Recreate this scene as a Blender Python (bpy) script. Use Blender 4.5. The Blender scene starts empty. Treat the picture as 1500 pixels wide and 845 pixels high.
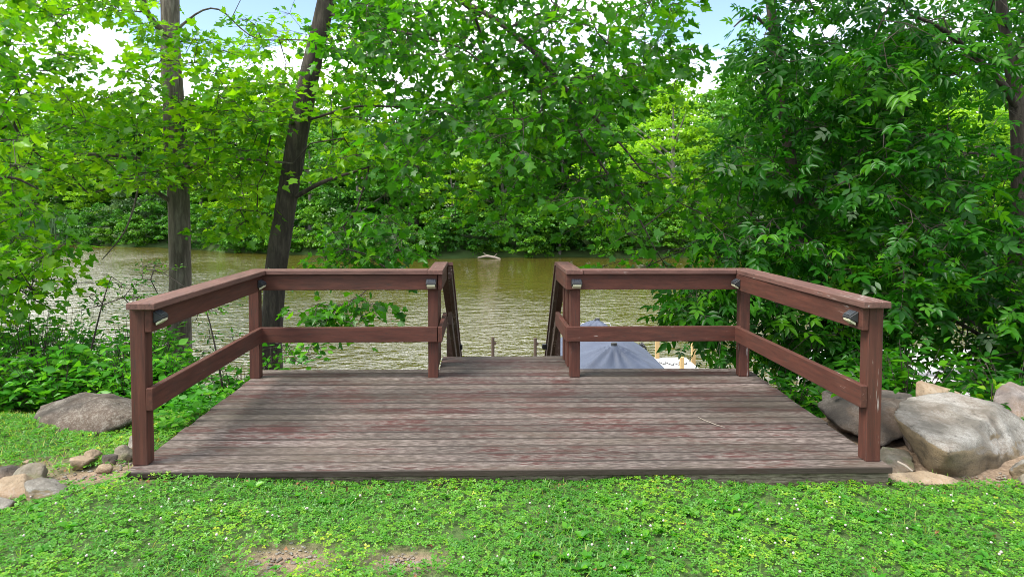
import bpy, bmesh, math, random
import numpy as np
from mathutils import Vector, Matrix, noise as mnoise

S = bpy.context.scene
COL = S.collection
# ------------------------------------------------------------------ camera
CAMPOS = (-0.164, -4.04, 1.55)
cam_d = bpy.data.cameras.new('camera')
cam = bpy.data.objects.new('camera', cam_d); COL.objects.link(cam)
cam.location = CAMPOS
cam.rotation_euler = (math.radians(90 - 2.3), 0, math.radians(-1.0))
cam_d.sensor_width = 36; cam_d.lens = 24
cam_d.shift_x = 27.5 / 1500; cam_d.shift_y = -79.5 / 1500
cam_d.clip_start = 0.05; cam_d.clip_end = 2000
S.camera = cam
# ------------------------------------------------------------------ world, sun, exposure
SUN_EL, SUN_AZ = math.radians(56), math.radians(-116)      # azimuth from +Y, negative = left
W = bpy.data.worlds.new('World'); S.world = W; W.use_nodes = True
wn = W.node_tree.nodes; wl = W.node_tree.links
for n in list(wn): wn.remove(n)
wo = wn.new('ShaderNodeOutputWorld'); wb = wn.new('ShaderNodeBackground')
sky = wn.new('ShaderNodeTexSky'); sky.sky_type = 'NISHITA'; sky.sun_disc = False
sky.sun_elevation = SUN_EL; sky.sun_rotation = SUN_AZ; sky.altitude = 200
tc = wn.new('ShaderNodeTexCoord'); mp = wn.new('ShaderNodeMapping')
mp.inputs['Scale'].default_value = (1, 1, 2.6); mp.inputs['Location'].default_value = (1.9, 0.35, 0.2)
cn = wn.new('ShaderNodeTexNoise'); cn.inputs['Scale'].default_value = 2.3
cn.inputs['Detail'].default_value = 7; cn.inputs['Roughness'].default_value = 0.55
cr = wn.new('ShaderNodeValToRGB'); cr.color_ramp.elements[0].position = 0.36; cr.color_ramp.elements[1].position = 0.56
mx = wn.new('ShaderNodeMix'); mx.data_type = 'RGBA'
wl.new(tc.outputs['Generated'], mp.inputs[0]); wl.new(mp.outputs[0], cn.inputs['Vector'])
cloud = cn.outputs['Fac']
for hd, hw_ in (((-.39, 1, .35), .23), ((.36, 1, .37), .15)):     # breaks in the cloud cover
    hv = Vector(hd).normalized()
    ds = wn.new('ShaderNodeVectorMath'); ds.operation = 'DISTANCE'; ds.inputs[1].default_value = hv
    wl.new(tc.outputs['Generated'], ds.inputs[0])
    mr = wn.new('ShaderNodeMapRange'); mr.inputs['From Min'].default_value = 0; mr.inputs['From Max'].default_value = hw_
    mr.inputs['To Min'].default_value = -.42; mr.inputs['To Max'].default_value = 0; wl.new(ds.outputs['Value'], mr.inputs['Value'])
    ad = wn.new('ShaderNodeMath'); ad.operation = 'ADD'; wl.new(cloud, ad.inputs[0]); wl.new(mr.outputs[0], ad.inputs[1]); cloud = ad.outputs[0]
wl.new(cloud, cr.inputs[0]); wl.new(cr.outputs[0], mx.inputs[0])
ds = wn.new('ShaderNodeVectorMath'); ds.operation = 'DISTANCE'; ds.inputs[1].default_value = Vector((-.45, .8, .62)).normalized()   # brighter cloud area added ahead-left, away from the sun, for water glare and leaf backlight
wl.new(tc.outputs['Generated'], ds.inputs[0])
bc = wn.new('ShaderNodeValToRGB'); bc.color_ramp.elements[0].color = (24, 23.6, 23, 1); bc.color_ramp.elements[1].color = (7.0, 7.3, 7.8, 1)
bc.color_ramp.elements[0].position = .05; bc.color_ramp.elements[1].position = .95; wl.new(ds.outputs['Value'], bc.inputs[0])
wl.new(sky.outputs[0], mx.inputs[6]); mx.inputs[7].default_value = (7.2, 7.5, 8.0, 1)
wl.new(bc.outputs[0], mx.inputs[7]); wl.new(mx.outputs[2], wb.inputs[0]); wb.inputs[1].default_value = 0.12
wl.new(wb.outputs[0], wo.inputs[0])
sd = bpy.data.lights.new('sun', 'SUN'); sd.energy = 2.9; sd.angle = math.radians(24); sd.color = (1, 0.95, 0.86)
sun = bpy.data.objects.new('sun', sd); COL.objects.link(sun)
_d = Vector((math.sin(SUN_AZ) * math.cos(SUN_EL), math.cos(SUN_AZ) * math.cos(SUN_EL), math.sin(SUN_EL)))
sun.rotation_euler = _d.to_track_quat('Z', 'Y').to_euler(); sun.location = (-20, 5, 30)
S.view_settings.view_transform = 'Standard'; S.view_settings.look = 'None'
S.view_settings.gamma = 1; S.view_settings.use_curve_mapping = False
S.view_settings.exposure = 1.3
S.cycles.max_bounces = 8; S.cycles.diffuse_bounces = 4; S.cycles.transmission_bounces = 4
S.cycles.use_denoising = True; S.cycles.filter_width = 0.95

rng = np.random.default_rng(11)
random.seed(5)
WATER = -3.05

# ------------------------------------------------------------------ measuring helper: pixel of the 1500x845 photo at a world depth -> point
_Mc = np.array(cam.rotation_euler.to_matrix())
_C = np.array(CAMPOS)
def at(u, v, Y):
    d = _Mc @ np.array([(u - 722.5) / 1000, (343 - v) / 1000, -1.0])
    return _C + d * (Y - _C[1]) / d[1]
def atn(u, v, Y):
    d = np.stack([(u - 722.5) / 1000, (343 - v) / 1000, -np.ones_like(u)], 1) @ _Mc.T
    return _C + d * ((Y - _C[1]) / d[:, 1])[:, None]

# ------------------------------------------------------------------ object helpers
def tag(o, label=None, cat=None, group=None, kind=None):
    if label: o['label'] = label
    if cat: o['category'] = cat
    if group: o['group'] = group
    if kind: o['kind'] = kind
    return o
def empty(name, loc, label, cat, group=None):
    o = bpy.data.objects.new(name, None); COL.objects.link(o); o.location = loc
    o.empty_display_size = 0.1
    return tag(o, label, cat, group)
def link(name, me, mat, parent=None):
    o = bpy.data.objects.new(name, me); COL.objects.link(o)
    if mat: me.materials.append(mat)
    if parent:
        o.parent = parent
        q = parent; L = Vector((0, 0, 0))
        while q: L += Vector(q.location); q = q.parent
        o.location = -L
    return o
def rawmesh(name, V, F, tint=None, smooth=False):
    V = np.asarray(V, np.float32); F = np.asarray(F, np.int32)
    me = bpy.data.meshes.new(name)
    n, k = F.shape
    me.vertices.add(len(V)); me.vertices.foreach_set('co', V.ravel())
    me.loops.add(n * k); me.loops.foreach_set('vertex_index', F.ravel())
    me.polygons.add(n); me.polygons.foreach_set('loop_start', np.arange(0, n * k, k, dtype=np.int32))
    me.polygons.foreach_set('loop_total', np.full(n, k, np.int32))
    if smooth: me.polygons.foreach_set('use_smooth', np.ones(n, bool))
    me.update(calc_edges=True)
    if tint is not None:
        a = me.attributes.new('tint', 'FLOAT', 'FACE'); a.data.foreach_set('value', np.asarray(tint, np.float32))
    return me
def bm_mesh(name, bm, mat, parent=None, smooth=False):
    bmesh.ops.recalc_face_normals(bm, faces=bm.faces)
    me = bpy.data.meshes.new(name); bm.to_mesh(me); bm.free()
    if smooth:
        for p in me.polygons: p.use_smooth = True
    return link(name, me, mat, parent)
def hexa(bm, pts, bev=0.0, seg=1):
    """8 points: bottom 4 ccw then top 4 ccw"""
    vs = [bm.verts.new(tuple(p)) for p in pts]
    fs = [(3, 2, 1, 0), (4, 5, 6, 7), (0, 1, 5, 4), (1, 2, 6, 5), (2, 3, 7, 6), (3, 0, 4, 7)]
    ff = [bm.faces.new([vs[i] for i in f]) for f in fs]
    if bev > 0:
        es = list({e for f in ff for e in f.edges})
        bmesh.ops.bevel(bm, geom=es, offset=bev, segments=seg, affect='EDGES')
def box(bm, x0, x1, y0, y1, z0, z1, bev=0.003):
    hexa(bm, [(x0, y0, z0), (x1, y0, z0), (x1, y1, z0), (x0, y1, z0), (x0, y0, z1), (x1, y0, z1), (x1, y1, z1), (x0, y1, z1)], bev)
def onebox(name, b, mat, parent=None, bev=0.003):
    bm = bmesh.new(); box(bm, *b, bev=bev); return bm_mesh(name, bm, mat, parent)
def tube_bm(bm, pts, rad, n=10, cap=True):
    pts = [Vector(p) for p in pts]; rings = []
    for i, p in enumerate(pts):
        d = (pts[min(i + 1, len(pts) - 1)] - pts[max(i - 1, 0)]).normalized()
        a = d.cross(Vector((0, 0, 1)) if abs(d.z) < .9 else Vector((0, 1, 0))).normalized(); b = d.cross(a)
        r = rad[i] if hasattr(rad, '__len__') else rad
        rings.append([bm.verts.new(p + a * math.cos(t) * r + b * math.sin(t) * r) for t in [2 * math.pi * k / n for k in range(n)]])
    for A, B in zip(rings, rings[1:]):
        for k in range(n): bm.faces.new([A[k], A[(k + 1) % n], B[(k + 1) % n], B[k]])
    if cap: bm.faces.new(rings[0][::-1]); bm.faces.new(rings[-1])

# ------------------------------------------------------------------ materials
class NT:
    def __init__(s, name):
        s.m = bpy.data.materials.new(name); s.m.use_nodes = True
        s.n = s.m.node_tree.nodes; s.l = s.m.node_tree.links
        for x in list(s.n): s.n.remove(x)
        s.out = s.n.new('ShaderNodeOutputMaterial')
    def node(s, t, **kw):
        x = s.n.new(t)
        for k, v in kw.items():
            if k in x.inputs: x.inputs[k].default_value = v
            else: setattr(x, k, v)
        return x
    def lk(s, a, b): s.l.new(a, b)
    def coord(s, scale=(1, 1, 1), loc=(0, 0, 0), rot=(0, 0, 0), kind='Object'):
        g = s.node('ShaderNodeNewGeometry') if kind == 'World' else s.node('ShaderNodeTexCoord')
        m = s.node('ShaderNodeMapping'); m.inputs['Scale'].default_value = scale; m.inputs['Location'].default_value = loc
        m.inputs['Rotation'].default_value = rot
        s.lk(g.outputs['Position' if kind == 'World' else kind], m.inputs[0]); return m.outputs[0]
    def noise(s, vec, scale, detail=4, rough=.55, dist=0):
        x = s.node('ShaderNodeTexNoise'); x.inputs['Scale'].default_value = scale; x.inputs['Detail'].default_value = detail
        x.inputs['Roughness'].default_value = rough; x.inputs['Distortion'].default_value = dist
        s.lk(vec, x.inputs['Vector']); return x.outputs['Fac']
    def ramp(s, fac, stops):
        r = s.node('ShaderNodeValToRGB'); e = r.color_ramp.elements
        while len(e) < len(stops): e.new(0.5)
        for i, (p, c) in enumerate(stops):
            e[i].position = p; e[i].color = (c, c, c, 1) if not hasattr(c, '__len__') else (*c, 1)
        s.lk(fac, r.inputs[0]); return r.outputs[0]
    def mix(s, f, a, b, mode='MIX'):
        x = s.node('ShaderNodeMix'); x.data_type = 'RGBA'; x.blend_type = mode
        for i, v in ((0, f), (6, a), (7, b)):
            if isinstance(v, (int, float)): x.inputs[i].default_value = v
            elif isinstance(v, tuple): x.inputs[i].default_value = (*v, 1)
            else: s.lk(v, x.inputs[i])
        return x.outputs[2]
    def bump(s, h, strength=.5, dist=.01, normal=None):
        b = s.node('ShaderNodeBump'); b.inputs['Strength'].default_value = strength; b.inputs['Distance'].default_value = dist
        s.lk(h, b.inputs['Height'])
        if normal is not None: s.lk(normal, b.inputs['Normal'])
        return b.outputs[0]
    def pbr(s, col, rough=.7, bump=None, **kw):
        p = s.node('ShaderNodeBsdfPrincipled')
        if isinstance(col, tuple): p.inputs['Base Color'].default_value = (*col, 1)
        else: s.lk(col, p.inputs['Base Color'])
        if isinstance(rough, (int, float)): p.inputs['Roughness'].default_value = rough
        else: s.lk(rough, p.inputs['Roughness'])
        for k, v in kw.items(): p.inputs[k.replace('_', ' ')].default_value = v
        if bump is not None: s.lk(bump, p.inputs['Normal'])
        s.lk(p.outputs[0], s.out.inputs[0]); return s.m

def leaf_mat(name, stops, trans=0.42, tmul=(1.7, 1.75, 0.9), gloss=.022):
    t = NT(name)
    a = t.node('ShaderNodeAttribute'); a.attribute_name = 'tint'
    col = t.ramp(a.outputs['Fac'], stops)
    d = t.node('ShaderNodeBsdfDiffuse'); t.lk(col, d.inputs[0])
    tr = t.node('ShaderNodeBsdfTranslucent'); t.lk(t.mix(1.0, col, tmul, 'MULTIPLY'), tr.inputs[0])
    gl = t.node('ShaderNodeBsdfGlossy'); gl.inputs['Roughness'].default_value = .38; gl.inputs[0].default_value = (.9, 1, .9, 1)
    m1 = t.node('ShaderNodeMixShader'); m1.inputs[0].default_value = trans
    t.lk(d.outputs[0], m1.inputs[1]); t.lk(tr.outputs[0], m1.inputs[2])
    m2 = t.node('ShaderNodeMixShader'); m2.inputs[0].default_value = gloss
    t.lk(m1.outputs[0], m2.inputs[1]); t.lk(gl.outputs[0], m2.inputs[2]); t.lk(m2.outputs[0], t.out.inputs[0])
    return t.m
M = {}
M['leaf_lime'] = leaf_mat('lime_maple_leaf', [(0, (.026, .125, .004)), (.5, (.078, .240, .004)), (1, (.21, .39, .006))], .5)
M['leaf_mid'] = leaf_mat('green_maple_leaf', [(0, (.015, .085, .004)), (.55, (.042, .175, .004)), (1, (.130, .310, .006))], .5)
M['leaf_dark'] = leaf_mat('dark_ash_leaf', [(0, (.007, .055, .004)), (.6, (.021, .118, .005)), (1, (.075, .235, .006))], .44, gloss=.015)
M['leaf_shrub'] = leaf_mat('shrub_leaf', [(0, (.022, .130, .010)), (.6, (.050, .220, .012)), (1, (.130, .340, .014))], .4)
M['leaf_far'] = leaf_mat('far_leaf', [(0, (.022, .100, .010)), (.5, (.062, .200, .014)), (1, (.150, .320, .020))], .36)
M['leaf_far_lime'] = leaf_mat('far_lime_leaf', [(0, (.085, .220, .008)), (.5, (.19, .38, .010)), (1, (.33, .50, .02))], .42)
M['leaf_far_grey'] = leaf_mat('far_greyish_leaf', [(0, (.035, .085, .030)), (.5, (.065, .135, .045)), (1, (.12, .20, .07))], .3)
M['leaf_far_dark'] = leaf_mat('far_dark_leaf', [(0, (.012, .065, .008)), (.5, (.034, .140, .012)), (1, (.110, .280, .018))], .3)
M['clover'] = leaf_mat('clover_leaf', [(0, (.036, .155, .016)), (.55, (.092, .265, .022)), (.9, (.21, .37, .022)), (1, (.36, .40, .035))], .38)
M['grass'] = leaf_mat('grass_blade', [(0, (.060, .190, .012)), (.7, (.150, .310, .018)), (1, (.36, .34, .08))], .4)

def bark(name, c0, c1, c2, k=1.0):
    t = NT(name)
    v = t.coord((9, 9, 1.5)); n1 = t.noise(v, 2.2, 6, .65, .6)
    v2 = t.coord((1, 1, .6)); n2 = t.noise(v2, 2.5, 3)
    v3 = t.coord((30, 30, 5)); n3 = t.noise(v3, 2.0, 4, .6)
    c = t.ramp(n1, [(.36, c0), (.5, c1), (.66, c2)])
    c = t.mix(.35, c, t.ramp(n2, [(.3, c0), (.7, c2)]))
    h = t.mix(.35, n1, n3)
    return t.pbr(c, .9, t.bump(h, .9, .025 * k))
M['bark_grey'] = bark('grey_bark', (.035, .025, .018), (.10, .080, .062), (.22, .19, .155))
M['bark_brown'] = bark('brown_bark', (.014, .010, .008), (.040, .029, .022), (.10, .08, .062))
M['bark_far'] = bark('pale_far_bark', (.07, .06, .05), (.16, .14, .12), (.30, .28, .25))

def stain(name, wear=.5, grey=.5, axis='X', base=(.076, .024, .015), paint=True, pal=((.14, .105, .09), (.22, .185, .165), (.34, .30, .275)), seams=False):
    """red-brown stained timber, weathered; grain along axis"""
    t = NT(name)
    sc = {'X': (2.2, 16, 16), 'Y': (16, 1.5, 16), 'Z': (16, 16, 1.5)}[axis]
    sf = {'X': (13, 105, 105), 'Y': (90, 6, 90), 'Z': (90, 90, 6)}[axis]
    g = t.noise(t.coord(sc), 2.0, 5, .6, .4); f = t.noise(t.coord(sf), 1.2, 3, .6)
    big = t.noise(t.coord((1.2, 1.2, 1.2)), 1.3, 4, .6)
    a = t.node('ShaderNodeAttribute'); a.attribute_name = 'tint'
    red = t.ramp(g, [(.3, tuple(c * .62 for c in base)), (.55, base), (.75, tuple(c * 1.35 for c in base))])
    pale = t.ramp(f, [(.36, pal[0]), (.5, pal[1]), (.62, pal[2])])
    ad = t.node('ShaderNodeMath', operation='ADD'); t.lk(g, ad.inputs[0]); t.lk(big, ad.inputs[1])
    ad2 = t.node('ShaderNodeMath', operation='MULTIPLY_ADD'); t.lk(f, ad2.inputs[0]); ad2.inputs[1].default_value = .75; t.lk(ad.outputs[0], ad2.inputs[2])
    ad3 = t.node('ShaderNodeMath', operation='MULTIPLY_ADD'); t.lk(a.outputs['Fac'], ad3.inputs[0]); ad3.inputs[1].default_value = .22; t.lk(ad2.outputs[0], ad3.inputs[2])
    lo = 1.72 - wear * .62
    mask = t.ramp(t_scale(t, ad3.outputs[0], .5), [(lo / 2, 0.0), (lo / 2 + .05, 1.0)])
    c = t.mix(mask, red, pale) if paint else red
    # mildew / dirt and dark cracks
    dirt = t.ramp(t.noise(t.coord((.6, 2.4, 2.4)) if axis == 'X' else t.coord((2, 2, 2)), 1.1, 5, .65), [(.46, 0.0), (.68, 1.0)])
    c = t.mix(t_scale(t, dirt, grey), c, (.075, .062, .045))
    cr_ = t.ramp(f, [(.33, 1.0), (.40, 0.0)])
    c = t.mix(t_scale(t, cr_, .7), c, (.03, .022, .018))
    if seams:   # grime caught along the joints between planks
        sx = t.node('ShaderNodeSeparateXYZ'); gq = t.node('ShaderNodeTexCoord'); t.lk(gq.outputs['Object'], sx.inputs[0])
        m1 = t.node('ShaderNodeMath', operation='MULTIPLY_ADD'); m1.inputs[1].default_value = 1 / .1395; m1.inputs[2].default_value = (.078 + .0028) / .1395; t.lk(sx.outputs[1], m1.inputs[0])
        m2 = t.node('ShaderNodeMath', operation='PINGPONG'); m2.inputs[1].default_value = .5; t.lk(m1.outputs[0], m2.inputs[0])
        sm = t.ramp(m2.outputs[0], [(.035, 1.0), (.13, 0.0)])
        c = t.mix(t_scale(t, sm, .9), c, (.035, .026, .02))
        big2 = t.noise(t.coord((.5, 1.1, 1)), 1.2, 3)
        c = t.mix(1.0, c, t.ramp(big2, [(.32, (.50, .49, .46)), (.66, (1.05, .98, .96))]), 'MULTIPLY')
        c = t.mix(1.0, c, t.ramp(a.outputs['Fac'], [(0, .62), (1, 1.18)]), 'MULTIPLY')
    h = t.mix(.5, g, f)
    return t.pbr(c, .72, t.bump(h, .5, .004), Specular_IOR_Level=.35)
def t_scale(t, s, k):
    m = t.node('ShaderNodeMath', operation='MULTIPLY')
    m.inputs[1].default_value = k; t.lk(s, m.inputs[0]); return m.outputs[0]
M['decking'] = stain('weathered_decking', wear=.58, grey=.8, axis='X', base=(.105, .036, .032), pal=((.042, .032, .028), (.105, .084, .076), (.225, .195, .18)), seams=True)
M['rail_x'] = stain('stained_rail_x', wear=.02, grey=.12, axis='X')
M['rail_y'] = stain('stained_rail_y', wear=.02, grey=.12, axis='Y')
M['post'] = stain('stained_post', wear=.08, grey=.12, axis='Z')
M['cap_x'] = stain('worn_cap_x', wear=.12, grey=.2, axis='X', base=(.125, .060, .048))
M['cap_y'] = stain('worn_cap_y', wear=.2, grey=.2, axis='Y', base=(.125, .060, .048))
M['old_board'] = stain('grey_fascia', wear=1.3, grey=.5, axis='X', base=(.12, .07, .05), pal=((.08, .06, .04), (.17, .135, .095), (.28, .235, .17)))
M['dark_rail'] = stain('old_stair_rail', wear=.3, grey=.75, axis='Y', base=(.07, .035, .025))

def rockmat(name, a, b, c, speck=.5, speckcol=(.62, .60, .55), moss=0.0, under=None, rust=.55):
    t = NT(name); v = t.coord()
    n = t.noise(v, 3.2, 6, .6, .3); n2 = t.noise(v, 26, 7, .75); n3 = t.noise(v, 95, 4, .7); n4 = t.noise(t.coord((1, 1, 2.4)), 1.7, 3, .5)
    col = t.ramp(n, [(.34, a), (.5, b), (.66, c)])
    col = t.mix(t_scale(t, t.ramp(n4, [(.45, 0.0), (.62, 1.0)]), rust), col, (.27, .155, .075))
    sp = t.ramp(t.mix(.5, n2, n3), [(.50, 0.0), (.54, 1.0)])
    gm = t.ramp(n, [(.4, 0.0), (.6, 1.0)])
    if under:   # clean stone on the faces lichen has not colonised (the undersides)
        gg = t.node('ShaderNodeNewGeometry'); sz = t.node('ShaderNodeSeparateXYZ'); t.lk(gg.outputs['Normal'], sz.inputs[0])
        az = t.node('ShaderNodeMath', operation='MULTIPLY_ADD'); t.lk(n2, az.inputs[0]); az.inputs[1].default_value = .35; t.lk(sz.outputs[2], az.inputs[2])
        um = t.ramp(az.outputs[0], [(.50, 1.0), (.66, 0.0)])
        n5 = t.noise(t.coord((1, 1, 2)), 5, 6, .65)
        col = t.mix(t_scale(t, um, .85), col, t.ramp(n5, [(.34, tuple(x * .35 for x in under)), (.5, tuple(x * .75 for x in under)), (.66, under)]))
        gm = t.mix(um, gm, (0.0, 0.0, 0.0))
    col = t.mix(t_scale(t, t.mix(1.0, sp, gm, 'MULTIPLY'), speck), col, speckcol)
    dk = t.ramp(n2, [(.34, 1.0), (.44, 0.0)]); col = t.mix(t_scale(t, dk, .6), col, tuple(x * .35 for x in a))
    if moss:
        mm = t.ramp(t.noise(v, 5, 5, .7), [(.52, 0.0), (.62, 1.0)]); col = t.mix(t_scale(t, mm, moss), col, (.08, .10, .03))
    return t.pbr(col, .88, t.bump(t.mix(.4, n2, n3), 1.0, .02))
M['rock_grey'] = rockmat('lichen_grey_rock', (.085, .075, .06), (.17, .155, .13), (.27, .255, .23), .6, speckcol=(.36, .35, .32), under=(.25, .18, .095), rust=.18)
M['rock_pink'] = rockmat('pinkish_grey_rock', (.10, .08, .072), (.17, .145, .13), (.25, .22, .205), .4, speckcol=(.42, .38, .36))
M['rock_tan'] = rockmat('tan_sandstone', (.17, .12, .07), (.28, .21, .135), (.36, .30, .22), .2, speckcol=(.42, .40, .37))
M['rock_dark'] = rockmat('dark_brown_rock', (.030, .024, .018), (.058, .047, .037), (.10, .084, .068), .25, speckcol=(.24, .22, .20), rust=.25)
M['rock_brown'] = rockmat('brown_rock_with_shell_crust', (.026, .019, .014), (.052, .039, .030), (.088, .070, .056), .45, speckcol=(.30, .28, .24), rust=.12)
M['rock_moss'] = rockmat('mossy_rock', (.10, .085, .055), (.17, .15, .11), (.25, .22, .17), .2, moss=.6, speckcol=(.4, .38, .35))

def simple(name, col, rough=.5, **kw):
    t = NT(name); n = t.noise(t.coord(), 9, 4); c = t.mix(t_scale(t, n, .45), col, tuple(x * .6 for x in col))
    return t.pbr(c, rough, **kw)
M['black_plastic'] = simple('black_plastic', (.02, .021, .023), .6)
M['lens'] = simple('cream_lens', (.62, .60, .42), .25)
M['panel'] = simple('solar_panel', (.035, .04, .05), .4)
M['silver'] = simple('silver_metal', (.55, .56, .58), .3, Metallic=.8)
M['white_hull'] = simple('white_gelcoat', (.75, .76, .76), .25)
M['dock_white'] = simple('pale_dock_board', (.48, .48, .47), .7)
M['dock_grey'] = simple('grey_dock_board', (.34, .32, .30), .8)
M['post_yellow'] = simple('new_timber', (.50, .34, .15), .75)
M['pile_dark'] = simple('dark_pile', (.07, .045, .03), .8)
M['flower'] = simple('clover_flower', (.46, .40, .37), .9)
M['dead'] = simple('dead_wood', (.26, .22, .18), .9)
M['litter'] = simple('fallen_leaf', (.20, .09, .035), .9)
M['rope'] = simple('dark_rope', (.04, .04, .045), .8)
t = NT('boat_cover_fabric')
nn = t.noise(t.coord((1, 1, 1)), 2.2, 4); c_ = t.ramp(nn, [(.3, (.030, .041, .072)), (.7, (.052, .068, .110))])
M['cover'] = t.pbr(c_, .65, t.bump(t.noise(t.coord(), 6, 4), .3, .03))
# water
t = NT('lake_water')
w1 = t.noise(t.coord((.8, 1.25, 1), rot=(0, 0, .18)), 1.5, 2, .55, .5); w2 = t.noise(t.coord((1.0, 1.6, 1), rot=(0, 0, -.3)), 4.2, 2, .6, .4); w3 = t.noise(t.coord((.5, .5, 1)), .09, 3)
hh = t.mix(.28, w1, w2)
sx = t.node('ShaderNodeSeparateXYZ'); gq = t.node('ShaderNodeTexCoord'); t.lk(gq.outputs['Object'], sx.inputs[0])
mr = t.node('ShaderNodeMapRange'); t.lk(sx.outputs[1], mr.inputs['Value'])       # the breeze dies out towards the far bank
mr.inputs['From Min'].default_value = 15; mr.inputs['From Max'].default_value = 44; mr.inputs['To Min'].default_value = 1; mr.inputs['To Max'].default_value = .16
ml = t.node('ShaderNodeMapRange'); t.lk(sx.outputs[0], ml.inputs['Value'])      # and is stronger on the open water to the left
ml.inputs['From Min'].default_value = -6; ml.inputs['From Max'].default_value = -20; ml.inputs['To Min'].default_value = 0; ml.inputs['To Max'].default_value = .8
mm_ = t.node('ShaderNodeMath', operation='MAXIMUM'); t.lk(mr.outputs[0], mm_.inputs[0]); t.lk(ml.outputs[0], mm_.inputs[1])
hm = t.node('ShaderNodeMath', operation='MULTIPLY'); t.lk(hh, hm.inputs[0]); t.lk(mm_.outputs[0], hm.inputs[1])
gust = t.noise(t.coord((.6, .35, 1)), .22, 3, .6)
gr = t.ramp(gust, [(.36, .45), (.6, 1.0)]); hm2 = t.node('ShaderNodeMath', operation='MULTIPLY'); t.lk(hm.outputs[0], hm2.inputs[0]); t.lk(gr, hm2.inputs[1])
nrm = t.bump(hm2.outputs[0], 1.0, .27)
wc = t.ramp(w3, [(.3, (.062, .053, .008)), (.7, (.084, .071, .012))])
M['water'] = t.pbr(wc, .04, nrm, IOR=1.8)
# ground
t = NT('soil_and_turf')
g1 = t.noise(t.coord(), 3, 6, .65); g2 = t.noise(t.coord(), 40, 4, .7); g3 = t.noise(t.coord(), 160, 2, .6)
soil = t.ramp(g2, [(.3, (.10, .065, .038)), (.55, (.22, .155, .10)), (.75, (.36, .27, .19))])
turf = t.ramp(g3, [(.3, (.028, .060, .012)), (.6, (.06, .11, .02)), (.8, (.10, .12, .03))])
at_ = t.node('ShaderNodeAttribute'); at_.attribute_name = 'bare'
c_ = t.mix(at_.outputs['Fac'], turf, soil)
M['ground'] = t.pbr(c_, .95, t.bump(t.mix(.5, g2, g3), .8, .015))

# ------------------------------------------------------------------ terrain
def shore(x):
    return np.interp(x, [-400, -120, -50.6, -26, -12.5, 0, 400], [200, 112, 80.2, 66, 57.6, 57.0, 60.0]) + .8 * np.sin(x * .31) + .5 * np.sin(x * .83 + 1)
def sstep(t): t = np.clip(t, 0, 1); return t * t * (3 - 2 * t)
def ground_h(x, y):
    x = np.asarray(x, float); y = np.asarray(y, float)
    y0 = 1.3 - .9 * sstep((2.4 - np.abs(x)) / .2)          # bank drops away under the deck already
    tt = np.maximum(y - y0, 0)
    h = -.085 - .018 * np.clip(x, -2.3, 3) - .04 * sstep((-2.35 - x) / .5) - np.minimum(.36 * tt + .03 * np.minimum(tt, 2) , 99)
    h = np.maximum(h, -4.6)
    wav = .02 * np.sin(x * 2.1 + y) * np.cos(y * 1.7 - x * .6)
    h = h + wav
    d = y - shore(x)
    far = -4.6 + 1.9 * sstep((d + 1.0) / 2.4) + 1.2 * sstep(d / 6) + .05 * np.maximum(d - 4, 0)
    return np.where(d > -3, far, h)
BARE = []  # (x, y, rx, ry)
for u, v, ru, rv in ((420, 832, 70, 24), (595, 832, 58, 18), (130, 706, 95, 20), (20, 705, 60, 40), (1440, 700, 90, 12), (210, 690, 40, 8)):
    Y = -4.04 + 1.64 / ((v - 303) / 1000.0); p = at(u, v, Y)
    BARE.append((p[0], p[1], ru / 1000 * (Y + 4.04), rv / 1000 * (Y + 4.04) / ((v - 303) / 1000)))
def bare_at(x, y):
    b = np.zeros_like(np.asarray(x, float))
    for bx, by, rx, ry in BARE:
        q = ((x - bx) / rx) ** 2 + ((y - by) / ry) ** 2
        b = np.maximum(b, np.exp(-q * 1.1) * 1.25)
    return np.clip(b, 0, 1)
xs = np.unique(np.concatenate([np.linspace(-400, -60, 35), np.linspace(-60, -8, 53), np.linspace(-8, 8, 230), np.linspace(8, 70, 63), np.linspace(70, 400, 34)]))
ys = np.unique(np.concatenate([np.linspace(-60, -5, 12), np.linspace(-5, 3, 130), np.linspace(3, 16, 53), np.linspace(16, 50, 14), np.linspace(50, 90, 81), np.linspace(90, 500, 42)]))
X, Y = np.meshgrid(xs, ys); Z = ground_h(X, Y)
bareg = bare_at(X, Y)
Z = Z - .012 * bareg + rng.normal(0, .003, X.shape) * (np.abs(X) < 8) * (Y < 3)
nx, ny = len(xs), len(ys)
I = np.arange(nx * ny).reshape(ny, nx)
F = np.stack([I[:-1, :-1], I[:-1, 1:], I[1:, 1:], I[1:, :-1]], -1).reshape(-1, 4)
me = rawmesh('ground', np.stack([X, Y, Z], -1).reshape(-1, 3), F, smooth=True)
slope_b = np.clip(sstep((Y - 1.3) / 1.2) * .85, 0, 1) * (Y < 50)
a = me.attributes.new('bare', 'FLOAT', 'POINT'); a.data.foreach_set('value', np.maximum(np.maximum(bareg, slope_b), sstep((X - 2.25) / .1) * sstep((Y + .0) / .1) * (Y < 50)).ravel().astype(np.float32))
tag(link('ground', me, M['ground']), kind='structure')
me = rawmesh('lake', [(-400, 7.0, WATER), (400, 7.0, WATER), (400, 260, WATER), (-400, 260, WATER)], [(0, 1, 2, 3)])
tag(link('lake_water', me, M['water']), kind='structure')

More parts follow.
